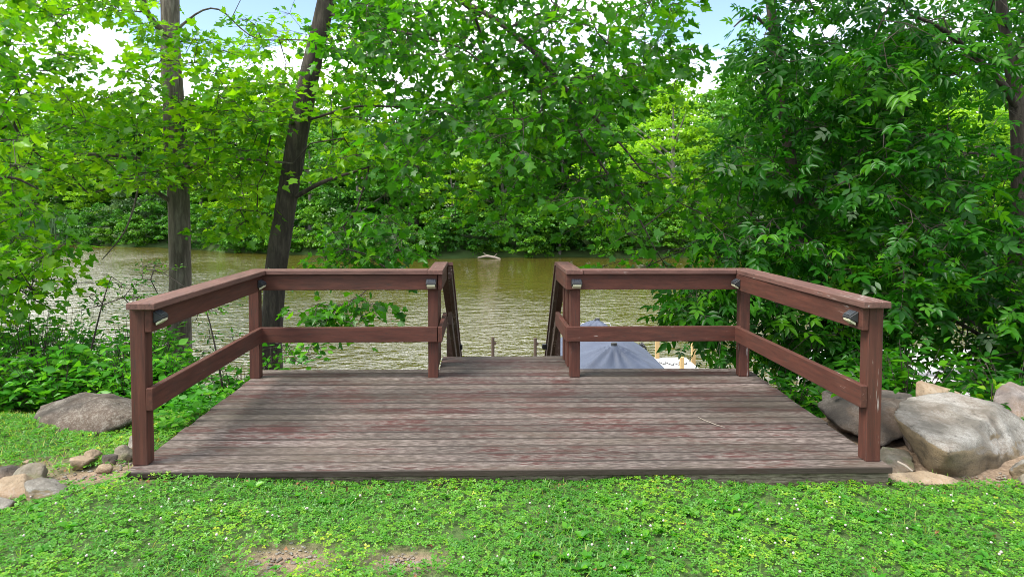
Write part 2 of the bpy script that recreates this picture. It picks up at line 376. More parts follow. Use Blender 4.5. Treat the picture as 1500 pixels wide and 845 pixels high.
# ------------------------------------------------------------------ deck
deck = empty('wooden_deck', (0, 0, 0), 'weathered red-brown timber deck with two-bar railings and a gap to the lake stairs', 'deck')
Vs, Fs, Ts = [], [], []
def plank_rows():
    rows = []; y = -.078
    k = 0
    while y < 2.43 - .02:
        rows.append((y, min(y + .1325, 2.434), k)); y += .1395; k += 1
    return rows
bm = bmesh.new(); lay = bm.faces.layers.float.new('tint')
def plank(bm, x0, x1, y0, y1, zt, th=.036, bev=.004):
    before = set(bm.faces)
    s1, s2 = random.uniform(-.0025, .0025), random.uniform(-.0025, .0025)
    hexa(bm, [(x0, y0, zt - th), (x1, y0, zt - th), (x1, y1, zt - th), (x0, y1, zt - th), (x0, y0, zt + s1), (x1, y0, zt + s2), (x1, y1, zt + s2), (x0, y1, zt + s1)], bev)
    r = random.random()
    for f in bm.faces:
        if f not in before: f[lay] = r
for y0, y1, k in plank_rows():
    tt = (y0 + .078) / 2.5
    xl = -2.245 + random.uniform(-.006, .006); xr = 2.285 + .10 * tt + random.uniform(-.008, .008)
    if k == 0: xl, xr = -2.25, 2.285
    plank(bm, xl, xr, y0, y1, 0.0)
y = 2.434 + .0055
while y < 2.95:
    plank(bm, -.565, .725, y, y + .134, 0.0); y += .1395
decking = bm_mesh('decking', bm, M['decking'], deck)
decking.data.attributes  # tint is stored per face
onebox('fascia_board', (-2.20, 2.275, -.052, -.016, -.165, -.040), M['old_board'], deck)
bm = bmesh.new()
box(bm, -2.22, -2.18, -.01, 2.40, -.20, -.040); box(bm, 2.24, 2.28, -.01, 2.40, -.20, -.040)
box(bm, -2.17, 2.23, 2.36, 2.40, -.22, -.040)
for k in range(9): box(bm, -2.0 + .5 * k, -1.96 + .5 * k, 0, 2.355, -.18, -.042)
bm_mesh('joist_frame', bm, M['old_board'], deck)
for x in (-2.1, 0, 2.1): onebox('support_post', (x - .07, x + .07, 2.2, 2.34, -1.3, -.222), M['post'], deck)
ZC = .985   # top of the rail cap
def post(x0, x1, y0, y1, z0=.0015, z1=.944):
    return onebox('post', (x0, x1, y0, y1, z0, z1), M['post'], deck, .004)
post(-2.255, -2.165, .028, .118); post(2.172, 2.262, .012, .102)
post(-2.255, -2.165, 2.10, 2.19); post(2.192, 2.282, 2.10, 2.19)
post(-.646, -.556, 2.097, 2.187); post(.642, .732, 2.097, 2.187)
for s in (0, 1):
    xa = -.66 if s == 0 else .66
    w = (-.665, -.575) if s == 0 else (.665, .755)
    post(w[0], w[1], 2.50, 2.588, -.9 if False else .0015); post(w[0] , w[1], 2.592, 2.68); post(w[0], w[1], 2.79, 2.88)
# top rails (board on the inner side, cap over it) and lower rails
def board(name, b, mat): return onebox(name, b, mat, deck, .0035)
TR = (.805, .9435); LR = (.335, .470)
for nm, zz in (('top_rail', TR), ('lower_rail', LR)):
    board(nm, (-2.1625, -2.122, .020, 2.055, *zz), M['rail_y'])
    board(nm, (2.129, 2.1695, .006, 2.055, *zz), M['rail_y'])
    board(nm, (-2.160, -.560, 2.0575, 2.0945, *zz), M['rail_x'])
    board(nm, (.600, 2.189, 2.0575, 2.0945, *zz), M['rail_x'])
    board(nm, (-.5535, -.5155, 2.050, 2.93, *zz), M['rail_y'])
    board(nm, (.5985 - .002, .6385, 2.099, 2.93, *zz), M['rail_y'])
def cap(pts, mat):
    bm = bmesh.new(); z0, z1 = .9455, ZC
    hexa(bm, [(x, y, z0) for x, y in pts] + [(x, y, z1) for x, y in pts], .004); return bm_mesh('rail_cap', bm, mat, deck)
g = .0012
cap([(-2.262, -.03), (-2.082, -.03), (-2.082, 2.035 - g), (-2.262, 2.215 - g)][::1] if False else [(-2.245, -.03), (-2.078, -.03), (-2.078, 2.030), (-2.245, 2.197)], M['cap_y'])
cap([(2.108, -.045), (2.275, -.045), (2.305, 2.205), (2.128, 2.030)], M['cap_y'])
cap([(-2.0765, 2.0300), (-.645, 2.030), (-.645, 2.197), (-2.2430, 2.1985)], M['cap_x'])
cap([(.748, 2.030), (2.1265, 2.0300), (2.303, 2.2065), (.748, 2.197)], M['cap_x'])
cap([(-.6435, 2.022), (-.508, 2.022), (-.508, 2.955), (-.6435, 2.955)], M['cap_y'])
cap([(.598 - .004, 2.022), (.7465, 2.022), (.734, 2.955), (.594, 2.955)], M['cap_y'])

def solar_light(loc, rz, knob=False):
    """little wedge-shaped black deck light, lens facing down and out (-Y before rotation)"""
    R = Matrix.Translation(loc) @ Matrix.Rotation(rz, 4, 'Z')
    bm = bmesh.new(); w, h, d = .046, .056, .052
    hexa(bm, [R @ Vector(p) for p in [(-w, -d, -.006), (w, -d, -.006), (w, 0, -.028), (-w, 0, -.028), (-w, -d * .98, .010), (w, -d * .98, .010), (w, 0, h * .75), (-w, 0, h * .75)]], .003)
    o = bm_mesh('solar_light', bm, M['black_plastic'], deck)
    tag(o, None)
    bm = bmesh.new()
    hexa(bm, [R @ Vector(p) for p in [(-w * .82, -d * .92, -.020), (w * .82, -d * .92, -.020), (w * .82, -.012, -.044), (-w * .82, -.012, -.044), (-w * .82, -d * .98, -.004), (w * .82, -d * .98, -.004), (w * .82, -.010, -.028), (-w * .82, -.010, -.028)]], .002)
    bm_mesh('lens', bm, M['lens'], o)
    bm = bmesh.new()
    for i in range(4):
        xa = -w * .86 + i * w * .44; xb = xa + w * .37
        n0 = Vector((0, -.001, .0025))
        P = lambda x, q: R @ (Vector((x, -d * .98 + d * .98 * q, .010 + (h * .75 - .010) * q)) + Vector((0, -.0015, .002)))
        hexa(bm, [P(xa, .12), P(xb, .12), P(xb, .88), P(xa, .88)] + [P(xa, .12) + R.to_3x3() @ n0, P(xb, .12) + R.to_3x3() @ n0, P(xb, .88) + R.to_3x3() @ n0, P(xa, .88) + R.to_3x3() @ n0], 0)
    bm_mesh('solar_cell_panel', bm, M['panel'], o)
    return o
solar_light((-.612, 2.056, .862), 0); solar_light((.690, 2.056, .860), 0)
solar_light((-2.1205, 1.985, .865), math.pi / 2); solar_light((2.1275, 1.985, .865), -math.pi / 2)
solar_light((-2.1205, .085, .885), math.pi / 2); solar_light((2.1275, .09, .872), -math.pi / 2)

# ------------------------------------------------------------------ stairs down to the water
st = empty('timber_staircase', (0.08, 2.97, 0), 'timber stairs with sloping dark handrails going down from the deck gap', 'stairs')
SL = .52; y1s = 8.3
def sloped(name, x0, x1, ya, yb, za, h, mat, parent=st, bev=.003, fl=0):
    f = fl * (yb - ya); zb = za - SL * (yb - ya); bm = bmesh.new()
    hexa(bm, [(x0, ya, za - h), (x1, ya, za - h), (x1 + f, yb, zb - h), (x0 + f, yb, zb - h), (x0, ya, za), (x1, ya, za), (x1 + f, yb, zb), (x0 + f, yb, zb)], bev)
    return bm_mesh(name, bm, mat, parent)
for x in (-.56, .68):
    sloped('stringer', x, x + .04, 2.98, y1s, -.02, .28, M['dark_rail'])
bm = bmesh.new(); n = 15
for i in range(n):
    ya = 2.985 + i * (y1s - 2.985) / n; z = -.18 - i * (y1s - 2.985) / n * SL
    box(bm, -.515, .675, ya, ya + .30, z - .038, z)
bm_mesh('treads', bm, M['old_board'], st)
for sx, xa, fl in ((-1, -.585, 0), (1, .655, .062)):
    for k, yy in enumerate((4.4, 6.1, 7.9)):
        zt = .985 - SL * (yy - 2.95) - .045
        xa_ = xa + fl * (yy - 2.95); onebox('post', (xa_ - .012, xa_ + .078, yy, yy + .09, zt - 1.35, zt), M['dark_rail'], st)
    xi = xa + .08 if sx < 0 else xa - .052
    sloped('handrail', xi, xi + .038, 2.94, y1s, .94, .13, M['dark_rail'], fl=fl)
    sloped('lower_rail', xi, xi + .038, 2.94, y1s, .47, .13, M['dark_rail'], fl=fl)
    xc = xa - .01 if sx < 0 else xa - .065
    sloped('handrail_cap', xc, xc + .14, 2.958, y1s, .982, .036, M['cap_y'], fl=fl)
# small lights on the handrails
for x in (-.475, .735):
    yy = 5.45; z = .93 - SL * (yy - 2.95) - .03
    bm = bmesh.new(); s_ = 1 if x < 0 else -1
    xa, xb = sorted((x - .03 * s_, x + .045 * s_))
    box(bm, xa, xb, yy, yy + .07, z - .05, z + .02, .008); o = bm_mesh('solar_light', bm, M['black_plastic'], st)

# ------------------------------------------------------------------ docks and boat
dk = empty('lakeside_dock', (.7, 11.5, WATER), 'narrow wooden dock at the foot of the stairs with two dark end posts', 'dock')
bm = bmesh.new(); y = 8.35
while y < 14.7:
    box(bm, -.1, 1.55, y, y + .13, -2.74, -2.70); y += .14
bm_mesh('planking', bm, M['dock_grey'], dk)
for (u, v) in ((722, 494), (784, 495)):
    p = at(u, v, 14.8); bm = bmesh.new()
    tube_bm(bm, [(p[0], p[1], -4.5), (p[0], p[1], p[2])], .045, 10)
    box(bm, p[0] + .03, p[0] + .09, 14.77, 14.83, p[2] - .2, p[2] - .12)
    bm_mesh('end_post', bm, M['pile_dark'], dk)
for y in (9.2, 11, 12.8):
    for x in (-.05, 1.5):
        bm = bmesh.new(); tube_bm(bm, [(x, y, -4.5), (x, y, -2.745)], .05, 8); bm_mesh('pile', bm, M['pile_dark'], dk)

dw = empty('boat_dock', (4.9, 12.5, WATER), 'white floating dock beside the covered boat with yellowish timber posts and a loose rope', 'dock')
bm = bmesh.new()
y = 9.0
while y < 14.5:
    box(bm, 4.22 + .016 * (y - 9), 5.28 + .035 * (y - 9), y, y + .145, -2.64, -2.60, .003); y += .15
bm_mesh('planking', bm, M['dock_white'], dw)
onebox('float', (4.3, 5.3, 9.2, 14.3, -3.12, -2.645), M['dock_grey'], dw, .02)
for (u, vt, Yp, r) in ((963, 490, 14.45, .05), (1016, 492, 14.2, .05), (999, 523, 13.0, .05)):
    p = at(u, vt, Yp)
    onebox('timber_post', (p[0] - r, p[0] + r, Yp - r, Yp + r, -4.4, p[2]), M['post_yellow'], dw, .004)
bm = bmesh.new()
tube_bm(bm, [(4.52 + .055 * i, 13.75 + .16 * math.sin(i * 1.9) + .08 * math.sin(i * .7), -2.588) for i in range(15)], .011, 6)
bm_mesh('rope', bm, M['rope'], dw)

bt = empty('covered_boat', (2.9, 12.6, WATER), 'moored boat under a blue-grey cover held up in two tent-like peaks', 'boat')
p1 = at(899.5, 504.4, 11.2); p2 = at(874.7, 468.4, 14.5)
bcx = lambda y: 2.86 + .03 * (y - 12)
Y0, Y1 = 10.2, 16.4; zg = -2.22
def halfw(y):
    t_ = (y - Y0) / (Y1 - Y0)
    return 1.26 * (1 - max(0, (t_ - .52) / .48) ** 2.1) ** .8 * (1 - .10 * max(0, (.15 - t_) / .15)) + .02
nu, nv = 61, 121
V = []
for j in range(nv):
    y = Y0 + (Y1 - Y0) * j / (nv - 1); hw = halfw(y); cx = bcx(y)
    for i in range(nu):
        s_ = -1 + 2 * i / (nu - 1); x = cx + s_ * hw
        edge = min(1, (1 - abs(s_)) * hw / .25, (y - Y0) / .25, (Y1 - y) / .25)
        z = zg + .10 * (1 - s_ * s_) * min(1, edge)
        for p, rr, ry in ((p1, 1.20, 1.9), (p2, 1.2, 2.2)):
            dx, dy = x - p[0], y - p[1]
            rx = max(.15, abs((1 if dx > 0 else -1) * hw + cx - p[0])); ryy = (p[1] - Y0) if dy < 0 else ry
            d_ = ((abs(dx) / rx) ** 7 + (abs(dy) / ryy) ** 7) ** (1 / 7); ang = math.atan2(dx, -dy)
            if d_ < 1:
                fold = 1 + .12 * math.sin(ang * 11 + .6) * min(1, d_ * 3) * (1 - d_) + .03 * math.sin(ang * 17) * (1 - d_) * min(1, d_ * 3)
                z = max(z, zg + (p[2] - zg) * (1 - d_) ** 1.2 * fold + .02)
        # sagging ridge between the two poles
        if p1[1] < y < p2[1]:
            q = (y - p1[1]) / (p2[1] - p1[1]); zr = p1[2] * (1 - q) + p2[2] * q - .34 * math.sin(q * math.pi)
            cxr = p1[0] * (1 - q) + p2[0] * q
            z = max(z, zg + (zr - zg) * max(0, 1 - abs(x - cxr) / hw) ** 1.1)
        if edge <= 0: z = zg - .12
        V.append((x, y, z))
I = np.arange(nu * nv).reshape(nv, nu)
F = np.stack([I[:-1, :-1], I[:-1, 1:], I[1:, 1:], I[1:, :-1]], -1).reshape(-1, 4)
link('boat_cover', rawmesh('boat_cover', V, F, smooth=True), M['cover'], bt)
V = []; prof = [(1.0, zg - .10), (1.0, zg - .30), (.93, -2.85), (.75, -3.2), (.3, -3.4)]
full = [(-a, z) for a, z in prof] + [(a, z) for a, z in prof[::-1]]
ns = 40
for j in range(ns):
    y = Y0 + .03 + (Y1 - Y0 - .06) * j / (ns - 1)
    for a_, z in full: V.append((bcx(y) + a_ * (halfw(y) - .015), y, z))
k = len(full); I = np.arange(ns * k).reshape(ns, k)
F = np.stack([I[:-1, :-1], I[:-1, 1:], I[1:, 1:], I[1:, :-1]], -1).reshape(-1, 4)
link('hull', rawmesh('hull', V, F, smooth=True), M['white_hull'], bt)
for p in (p1, p2):
    bm = bmesh.new(); tube_bm(bm, [(p[0], p[1], p[2] - .02), (p[0], p[1], p[2] + .035), (p[0], p[1], p[2] + .045)], [.075, .07, .05], 14)
    bm_mesh('pole_cap', bm, M['black_plastic'], bt)
bm = bmesh.new(); p = at(940, 503, 14.6)
tube_bm(bm, [(p[0], p[1], zg - .05), (p[0], p[1], p[2] + .02), (p[0] + .05, p[1] - .08, p[2] - .05), (p[0] + .12, p[1] - .05, p[2] - .16)], .025, 8)
box(bm, p[0] - .06, p[0] + .06, p[1] - .06, p[1] + .06, p[2] - .10, p[2] + .0, .015)
bm_mesh('mooring_cleat', bm, M['black_plastic'], bt)
bm = bmesh.new(); p = at(853, 473, 15.4); q = at(893, 473, 15.4)
tube_bm(bm, [(p[0] - .25, p[1], zg - .1), (p[0], p[1], p[2]), (q[0], q[1], q[2]), (q[0] + .2, q[1], zg - .1)], .013, 8)
bm_mesh('bow_rail', bm, M['white_hull'], bt)

# neighbouring dock seen through the leaves on the right, with a white skiff
nd = empty('grey_platform_dock', (9.2, 11.5, WATER), 'grey plank dock glimpsed through leaves right of the deck', 'dock')
bm = bmesh.new(); x = 8.0
while x < 13: box(bm, x, x + .135, 10.2, 12.2, -2.60, -2.56); x += .14
bm_mesh('planking', bm, M['dock_grey'], nd)
bm = bmesh.new(); box(bm, 8.0, 13.0, 10.12, 10.19, -2.82, -2.60); box(bm, 8.0, 13.0, 12.21, 12.28, -2.82, -2.60)
for x in (8.2, 10.5, 12.8): box(bm, x - .05, x + .05, 10.0, 10.11, -4.4, -2.2)
bm_mesh('frame', bm, M['old_board'], nd)
wb_ = empty('white_skiff', (10.4, 13.5, WATER), 'white open boat hull glimpsed behind the grey dock through the leaves', 'boat')
V = []; ns = 24
for j in range(ns):
    t_ = j / (ns - 1); x = 8.3 + 4.4 * t_; hw = .8 * (1 - max(0, (t_ - .5) / .5) ** 2) ** .7 + .01
    for a_, z in ((-.85, -2.55), (-1.0, -2.32), (-.95, -2.75), (-.6, -3.2), (.6, -3.2), (.95, -2.75), (1.0, -2.32), (.85, -2.55)): V.append((x, 13.4 + a_ * hw, z + .15 * t_ ** 2))
I = np.arange(ns * 8).reshape(ns, 8)
F = np.concatenate([np.stack([I[:-1, a], I[:-1, (a + 1) % 8], I[1:, (a + 1) % 8], I[1:, a]], -1).reshape(-1, 4) for a in range(8)])
link('hull', rawmesh('hull', V, F), M['white_hull'], wb_)
onebox('seat', (9.4, 9.7, 12.75, 14.05, -2.52, -2.46), M['dock_grey'], wb_)

# ------------------------------------------------------------------ rocks
def rock(name, c, r, label, mat, planes=None, seed=0, sub=4, n=11, rough=.05, group=None, rz=0, hull=None):
    rs = np.random.default_rng(seed)
    if hull is not None:
        hp = np.array(hull) - np.array(c); hb = bmesh.new()
        for q_ in hp: hb.verts.new(tuple(q_))
        bmesh.ops.convex_hull(hb, input=hb.verts[:]); hb.normal_update(); hb.faces.ensure_lookup_table()
        cc_ = Vector(hp.mean(0)); planes = []
        for f_ in hb.faces:
            n_ = f_.normal.copy()
            if n_.dot(f_.verts[0].co - cc_) < 0: n_ = -n_
            planes.append((*n_, max(.01, n_.dot(f_.verts[0].co))))
        hb.free(); r = (1, 1, 1)
    bm = bmesh.new(); bmesh.ops.create_icosphere(bm, subdivisions=sub, radius=1)
    V = np.array([v.co[:] for v in bm.verts])
    if planes is None:
        P = rs.normal(size=(n, 3)); P /= np.linalg.norm(P, axis=1)[:, None]; H = rs.uniform(.62, .95, n)
    else:
        P = np.array([p[:3] for p in planes], float); P /= np.linalg.norm(P, axis=1)[:, None]; H = np.array([p[3] for p in planes])
    D = V @ P.T; D = np.where(D > .02, H / np.maximum(D, .02), 50.)
    kk = 55. if hull is None else 150.
    Dm = D.min(1); rr = Dm / np.sum((D / Dm[:, None]) ** -kk, 1) ** (1 / kk)
    V = V * (np.minimum(rr, 1.25) if hull is None else rr)[:, None] * np.array(r)
    cz, sz = math.cos(rz), math.sin(rz)
    V = np.stack([V[:, 0] * cz - V[:, 1] * sz, V[:, 0] * sz + V[:, 1] * cz, V[:, 2]], 1)
    sc = max(r) if hull is None else float(np.abs(V).max())
    for i, v in enumerate(bm.verts):
        p = Vector(V[i]) ; nrm_ = p.normalized() if p.length else p
        q = p / sc
        dsp = -abs(mnoise.noise(q * 3.1 + Vector((7, seed, 0)))) * rough * 1.3 * sc + mnoise.fractal(q * 2.2 + Vector((seed * 3.1, 0, 0)), 1.0, 2.1, 5) * rough * sc
        dsp += (mnoise.fractal(Vector((q.x * 3, q.y * 3, q.z * 14)) + Vector((0, seed, 0)), 1.0, 2.0, 3)) * rough * .35 * sc
        v.co = p + nrm_ * dsp + Vector(c)
    for f in bm.faces: f.smooth = True
    me = bpy.data.meshes.new(name); bm.to_mesh(me); bm.free()
    me.transform(Matrix.Translation(-Vector(c)))
    o = link(name, me, mat); o.location = c
    return tag(o, label, 'rock', group)
def hrock(pts, label, mat, seed, rough=.035, sub=6):
    P_ = np.array([at(*p) for p in pts]); c = P_.mean(0)
    return rock('boulder', tuple(c), (1, 1, 1), label, mat, seed=seed, sub=sub, rough=rough, hull=P_)
def rk(u, v, Y, w, h, d, **kw):   # centre pixel, depth, half sizes in m
    p = at(u, v, Y)
    if w < .2: p[2] = max(p[2], float(ground_h(p[0], p[1])) + h * .42)
    return rock('rock' if w < .2 else 'boulder', tuple(p), (w, d, h), kw.pop('label'), kw.pop('mat'), **kw)
hrock([(46, 612, 1.15), (60, 594, 1.45), (98, 582, 1.6), (126, 573, 1.5), (168, 575, 1.5), (204, 586, 1.35), (206, 612, 1.0), (168, 604, .95), (138, 640, .85), (78, 641, .88), (56, 628, 1.0), (92, 612, .98), (150, 588, 1.1), (190, 640, 1.2), (60, 640, 1.5), (180, 600, 1.9), (70, 600, 1.9)],
      'long brown boulder with crusty pale left end left of the deck', M['rock_brown'], 3)
hrock([(1306, 606, .50), (1329, 580, .95), (1393, 571, 1.1), (1466, 591, .85), (1386, 662, .0), (1334, 642, .30), (1383, 692, .10), (1368, 697, .16), (1346, 680, .30), (1500, 616, .74), (1530, 640, .72), (1508, 672, .48), (1479, 686, .34), (1425, 704, .15), (1402, 705, .11), (1345, 690, .8), (1490, 660, 1.1), (1420, 610, 1.3)],
      'biggest boulder right of the deck, flat grey lichened top and tan underside', M['rock_grey'], 8)
hrock([(1196, 594, 1.1), (1203, 572, 1.3), (1240, 564, 1.5), (1291, 569, 1.5), (1338, 576, 1.3), (1228, 626, .75), (1292, 655, .55), (1330, 640, .62), (1255, 592, .85), (1312, 598, .85), (1240, 640, 1.4), (1325, 620, 1.5)],
      'dark brown boulder right behind the front right deck post', M['rock_dark'], 21, .05)
hrock([(1341, 576, 1.25), (1342, 557, 1.35), (1352, 556, 1.45), (1407, 574, 1.25), (1420, 592, 1.2), (1345, 600, 1.2), (1400, 605, 1.7), (1350, 600, 1.8)],
      'reddish boulder showing its peak above the biggest right boulder', M['rock_tan'], 33, .04, 5)
hrock([(1452, 586, 1.15), (1465, 562, 1.25), (1480, 557, 1.3), (1502, 561, 1.3), (1545, 575, 1.2), (1555, 610, 1.1), (1500, 622, .95), (1470, 612, 1.0), (1485, 580, 1.05), (1480, 600, 1.8), (1540, 600, 1.8)],
      'rounded grey-pink boulder at the right edge of the photo', M['rock_pink'], 41, .04, 5)
hrock([(1283, 664, .45), (1292, 652, .55), (1328, 658, .50), (1338, 669, .35), (1341, 690, .15), (1318, 697, .06), (1290, 692, .12), (1300, 668, .25), (1320, 690, .6), (1290, 690, .6)],
      'mossy rock between the right deck post and the biggest boulder', M['rock_moss'], 52, .03, 5)
rk(1358, 704, .02, .20, .055, .11, label='low flat orange-tan rock in front of the biggest boulder', mat=M['rock_tan'], seed=63, sub=4, n=12)
rk(1500, 690, .12, .09, .07, .09, label='small grey rock tucked right of the biggest boulder', mat=M['rock_grey'], seed=71, sub=4, n=10)
rk(1503, 714, -.02, .07, .05, .07, label='smallest yellowish rock at the right photo edge by the lawn', mat=M['rock_moss'], seed=73, sub=4, n=12)
rk(1352, 640, .65, .17, .16, .17, label='brown rock wedged in the shadow under the biggest boulder', mat=M['rock_dark'], seed=79, sub=4, n=12)
rk(68, 742, -.28, .155, .062, .11, label='flat grey rock lowest on the grass at the left rock heap', mat=M['rock_grey'], seed=81, sub=4, n=11)
rk(24, 733, -.18, .115, .082, .10, label='creamy tan angular rock in the left heap', mat=M['rock_tan'], seed=95, sub=4, n=9)
rk(4, 762, -.38, .075, .04, .07, label='pale rock cut by the left photo edge', mat=M['rock_grey'], seed=97, sub=4, n=10)
rk(48, 703, .02, .105, .062, .10, label='greenish grey rock at the back of the left heap', mat=M['rock_moss'], seed=102, sub=4, n=10)
rk(14, 703, .10, .07, .045, .07, label='dark brown rock at the far left of the heap', mat=M['rock_dark'], seed=104, sub=4, n=10)
rk(118, 676, .20, .075, .048, .06, label='tan rock at the left end of the row leading to the deck', mat=M['rock_tan'], seed=110, sub=4, n=10)
rk(134, 672, .30, .06, .05, .05, label='orange-topped rock second in the row leading to the deck', mat=M['rock_tan'], seed=119, sub=4, n=9)
rk(152, 686, .08, .042, .030, .035, label='small round tan stone in front of the row leading to the deck', mat=M['rock_tan'], seed=121, sub=3, n=12)
rk(160, 674, .22, .055, .045, .05, label='brown rock third in the row leading to the deck', mat=M['rock_dark'], seed=126, sub=4, n=10)
rk(182, 668, .26, .075, .058, .06, label='grey-brown rock touching the deck nosing at its left end', mat=M['rock_moss'], seed=133, sub=4, n=11)
rk(198, 650, .45, .06, .06, .06, label='grey rock peeking out left of the front left post', mat=M['rock_grey'], seed=137, sub=4, n=11)
rk(41, 678, .30, .028, .022, .025, label='small tan pebble alone in the grass left of the row', mat=M['rock_tan'], seed=139, sub=3, n=12)
# scattered gravel on the bare soil
V0_, F0_ = None, None
bm = bmesh.new(); bmesh.ops.create_icosphere(bm, subdivisions=1, radius=1)
ico_v = np.array([v.co[:] for v in bm.verts]); ico_f = np.array([[v.index for v in f.verts] for f in bm.faces]); bm.free()
VV, FF = [], []; k = 0
for i in range(900):
    b = BARE[i % len(BARE)]
    x = b[0] + rng.normal() * b[2] * .6; y = b[1] + rng.normal() * b[3] * .6
    if y > -.09 and abs(x) < 2.35: continue
    s_ = abs(rng.normal()) * .005 + .0025
    VV.append(ico_v * np.array([s_ * rng.uniform(.8, 1.5), s_, s_ * .6]) * rng.uniform(.8, 1.2, ico_v.shape) + np.array([x, y, float(ground_h(x, y)) - .008])); FF.append(ico_f + k); k += len(ico_v)
tag(link('gravel', rawmesh('gravel', np.concatenate(VV), np.concatenate(FF)), M['rock_grey']), 'small stones scattered over the bare soil patches', 'gravel', kind='stuff')

bm = bmesh.new(); a_ = at(1315, 676, .02); b_ = at(1337, 690, -.06)
tube_bm(bm, [tuple(a_), tuple((a_ + b_) / 2 + np.array([0, 0, .006])), tuple(b_)], [.007, .008, .005], 8)
o = bm_mesh('stick', bm, M['dead']); tag(o, 'short grey stick leaning by the mossy rock at the right deck corner', 'stick')
bm = bmesh.new()
tube_bm(bm, [(1.43, .90, .006), (1.45, .82, .007), (1.50, .72, .006), (1.54, .66, .007)], [.002, .003, .003, .0015], 6)
o = bm_mesh('twig', bm, M['dead']); tag(o, 'thin pale twig lying on the deck boards', 'twig')

# ------------------------------------------------------------------ foliage machinery
def sym(half):  # half outline points right side from base to tip -> maple fan
    R = [(x, y) for x, y in half]; L = [(-x, y) for x, y in half[1:-1]][::-1]
    P = R + L; c = (0, .32)
    V = [(x, y, abs(x) * .28 - .12 * (y - .3) ** 2) for x, y in P] + [(c[0], c[1], 0)]
    n = len(P); F = [(i, (i + 1) % n, n) for i in range(n)]
    return np.array(V), np.array(F)
MAPLE = sym([(0, 0), (.15, -.09), (.48, .01), (.39, .21), (.67, .50), (.47, .53), (.27, .60), (.22, .82), (0, 1.06)])
MAPLE_LO = sym([(0, 0), (.42, .0), (.25, .25), (.60, .52), (.2, .52), (0, 1.0)])
def leaflet(w=.22, fold=.25):
    V = [(0, 0, 0), (w * .75, .25, w * fold), (w, .5, w * fold * 1.2), (w * .55, .8, w * fold * .4), (0, 1.05, -.06), (-w * .55, .8, w * fold * .4), (-w, .5, w * fold * 1.2), (-w * .75, .25, w * fold)]
    return np.array(V, float), np.array([(0, 1, 2, 8), (8, 2, 3, 4), (0, 8, 6, 7), (8, 4, 5, 6)])
_v, _f = leaflet(); OVAL = (np.vstack([_v, [0, .5, 0]]), _f)
_v, _f = leaflet(.34); BROAD = (np.vstack([_v, [0, .5, 0]]), _f)
def compound(n=5):
    VV, FF = [], []; k = 0
    spec = [(0, .55, 0, .62)] + [(s, .50 - .26 * j, s * (1.0 + .15 * j), .5) for j in range((n - 1) // 2) for s in (-1, 1)]
    for s, y, a, L in spec:
        c, si = math.cos(-a), math.sin(-a)
        v = OVAL[0] * L; v = np.stack([v[:, 0] * c - v[:, 1] * si, v[:, 0] * si + v[:, 1] * c, v[:, 2] - .10 * abs(s)* v[:, 1]], 1)
        v[:, 1] += y; VV.append(v); FF.append(OVAL[1] + k); k += len(v)
    return np.concatenate(VV), np.concatenate(FF)
COMP = compound(5)
QUAD = (np.array([(-.5, 0, 0), (0, -.5, .06), (.5, 0, 0), (0, .5, .06)]), np.array([(0, 1, 2, 3)]))

def bake(name, tmpl, pos, axis, normal, size, tint, mat, parent=None, jit=.12):
    """axis = leaf length direction, normal ~ up side; arrays (N,3)"""
    V0, F0 = tmpl; N = len(pos)
    a = axis / (np.linalg.norm(axis, axis=1)[:, None] + 1e-9)
    n = normal - a * np.sum(normal * a, 1)[:, None]; n /= (np.linalg.norm(n, axis=1)[:, None] + 1e-9)
    b = np.cross(a, n)
    s = size[:, None, None]
    V = pos[:, None, :] + s * (V0[None, :, 0:1] * b[:, None] + V0[None, :, 1:2] * a[:, None] + V0[None, :, 2:3] * n[:, None] * (1 + 2 * rng.uniform(-.8, 1, N))[:, None, None])
    F = F0[None] + (np.arange(N) * len(V0))[:, None, None]
    t_ = np.repeat(np.clip(tint, 0, 1), len(F0))
    if len(F0) > 4 and jit: t_ = np.clip(t_ + rng.normal(0, jit * .3, len(t_)), 0, 1)
    me = rawmesh(name, V.reshape(-1, 3), F.reshape(-1, F0.shape[1]), t_)
    return link(name, me, mat, parent)

def segs_mesh(P0, P1, R0, R1, k=5):
    d = P1 - P0; L = np.linalg.norm(d, axis=1)[:, None] + 1e-9; d = d / L
    up = np.where(np.abs(d[:, 2:3]) < .9, np.array([[0, 0, 1.]]), np.array([[0, 1., 0]]))
    a = np.cross(d, up); a /= np.linalg.norm(a, axis=1)[:, None]; b = np.cross(d, a)
    th = np.arange(k) * 2 * np.pi / k; c, s = np.cos(th), np.sin(th)
    ring = a[:, None] * c[None, :, None] + b[:, None] * s[None, :, None]
    V = np.concatenate([(P0 - d * R0[:, None] * .3)[:, None] + ring * R0[:, None, None], (P1 + d * R1[:, None] * .3)[:, None] + ring * R1[:, None, None]], 1)
    i = np.arange(k); j = (i + 1) % k
    F0 = np.stack([i, j, j + k, i + k], 1); F = F0[None] + (np.arange(len(P0)) * 2 * k)[:, None, None]
    return V.reshape(-1, 3), F.reshape(-1, 4)

def resample(pts, step=.25):
    pts = np.array([p[:4] for p in pts], float); out = [pts[0]]
    for a, b in zip(pts, pts[1:]):
        n = max(1, int(np.linalg.norm(b[:3] - a[:3]) / step))
        for i in range(1, n + 1): out.append(a + (b - a) * i / n)
    o = np.array(out)
    for _ in range(3): o[1:-1, :3] = (o[:-2, :3] + 2 * o[1:-1, :3] + o[2:, :3]) / 4
    return o

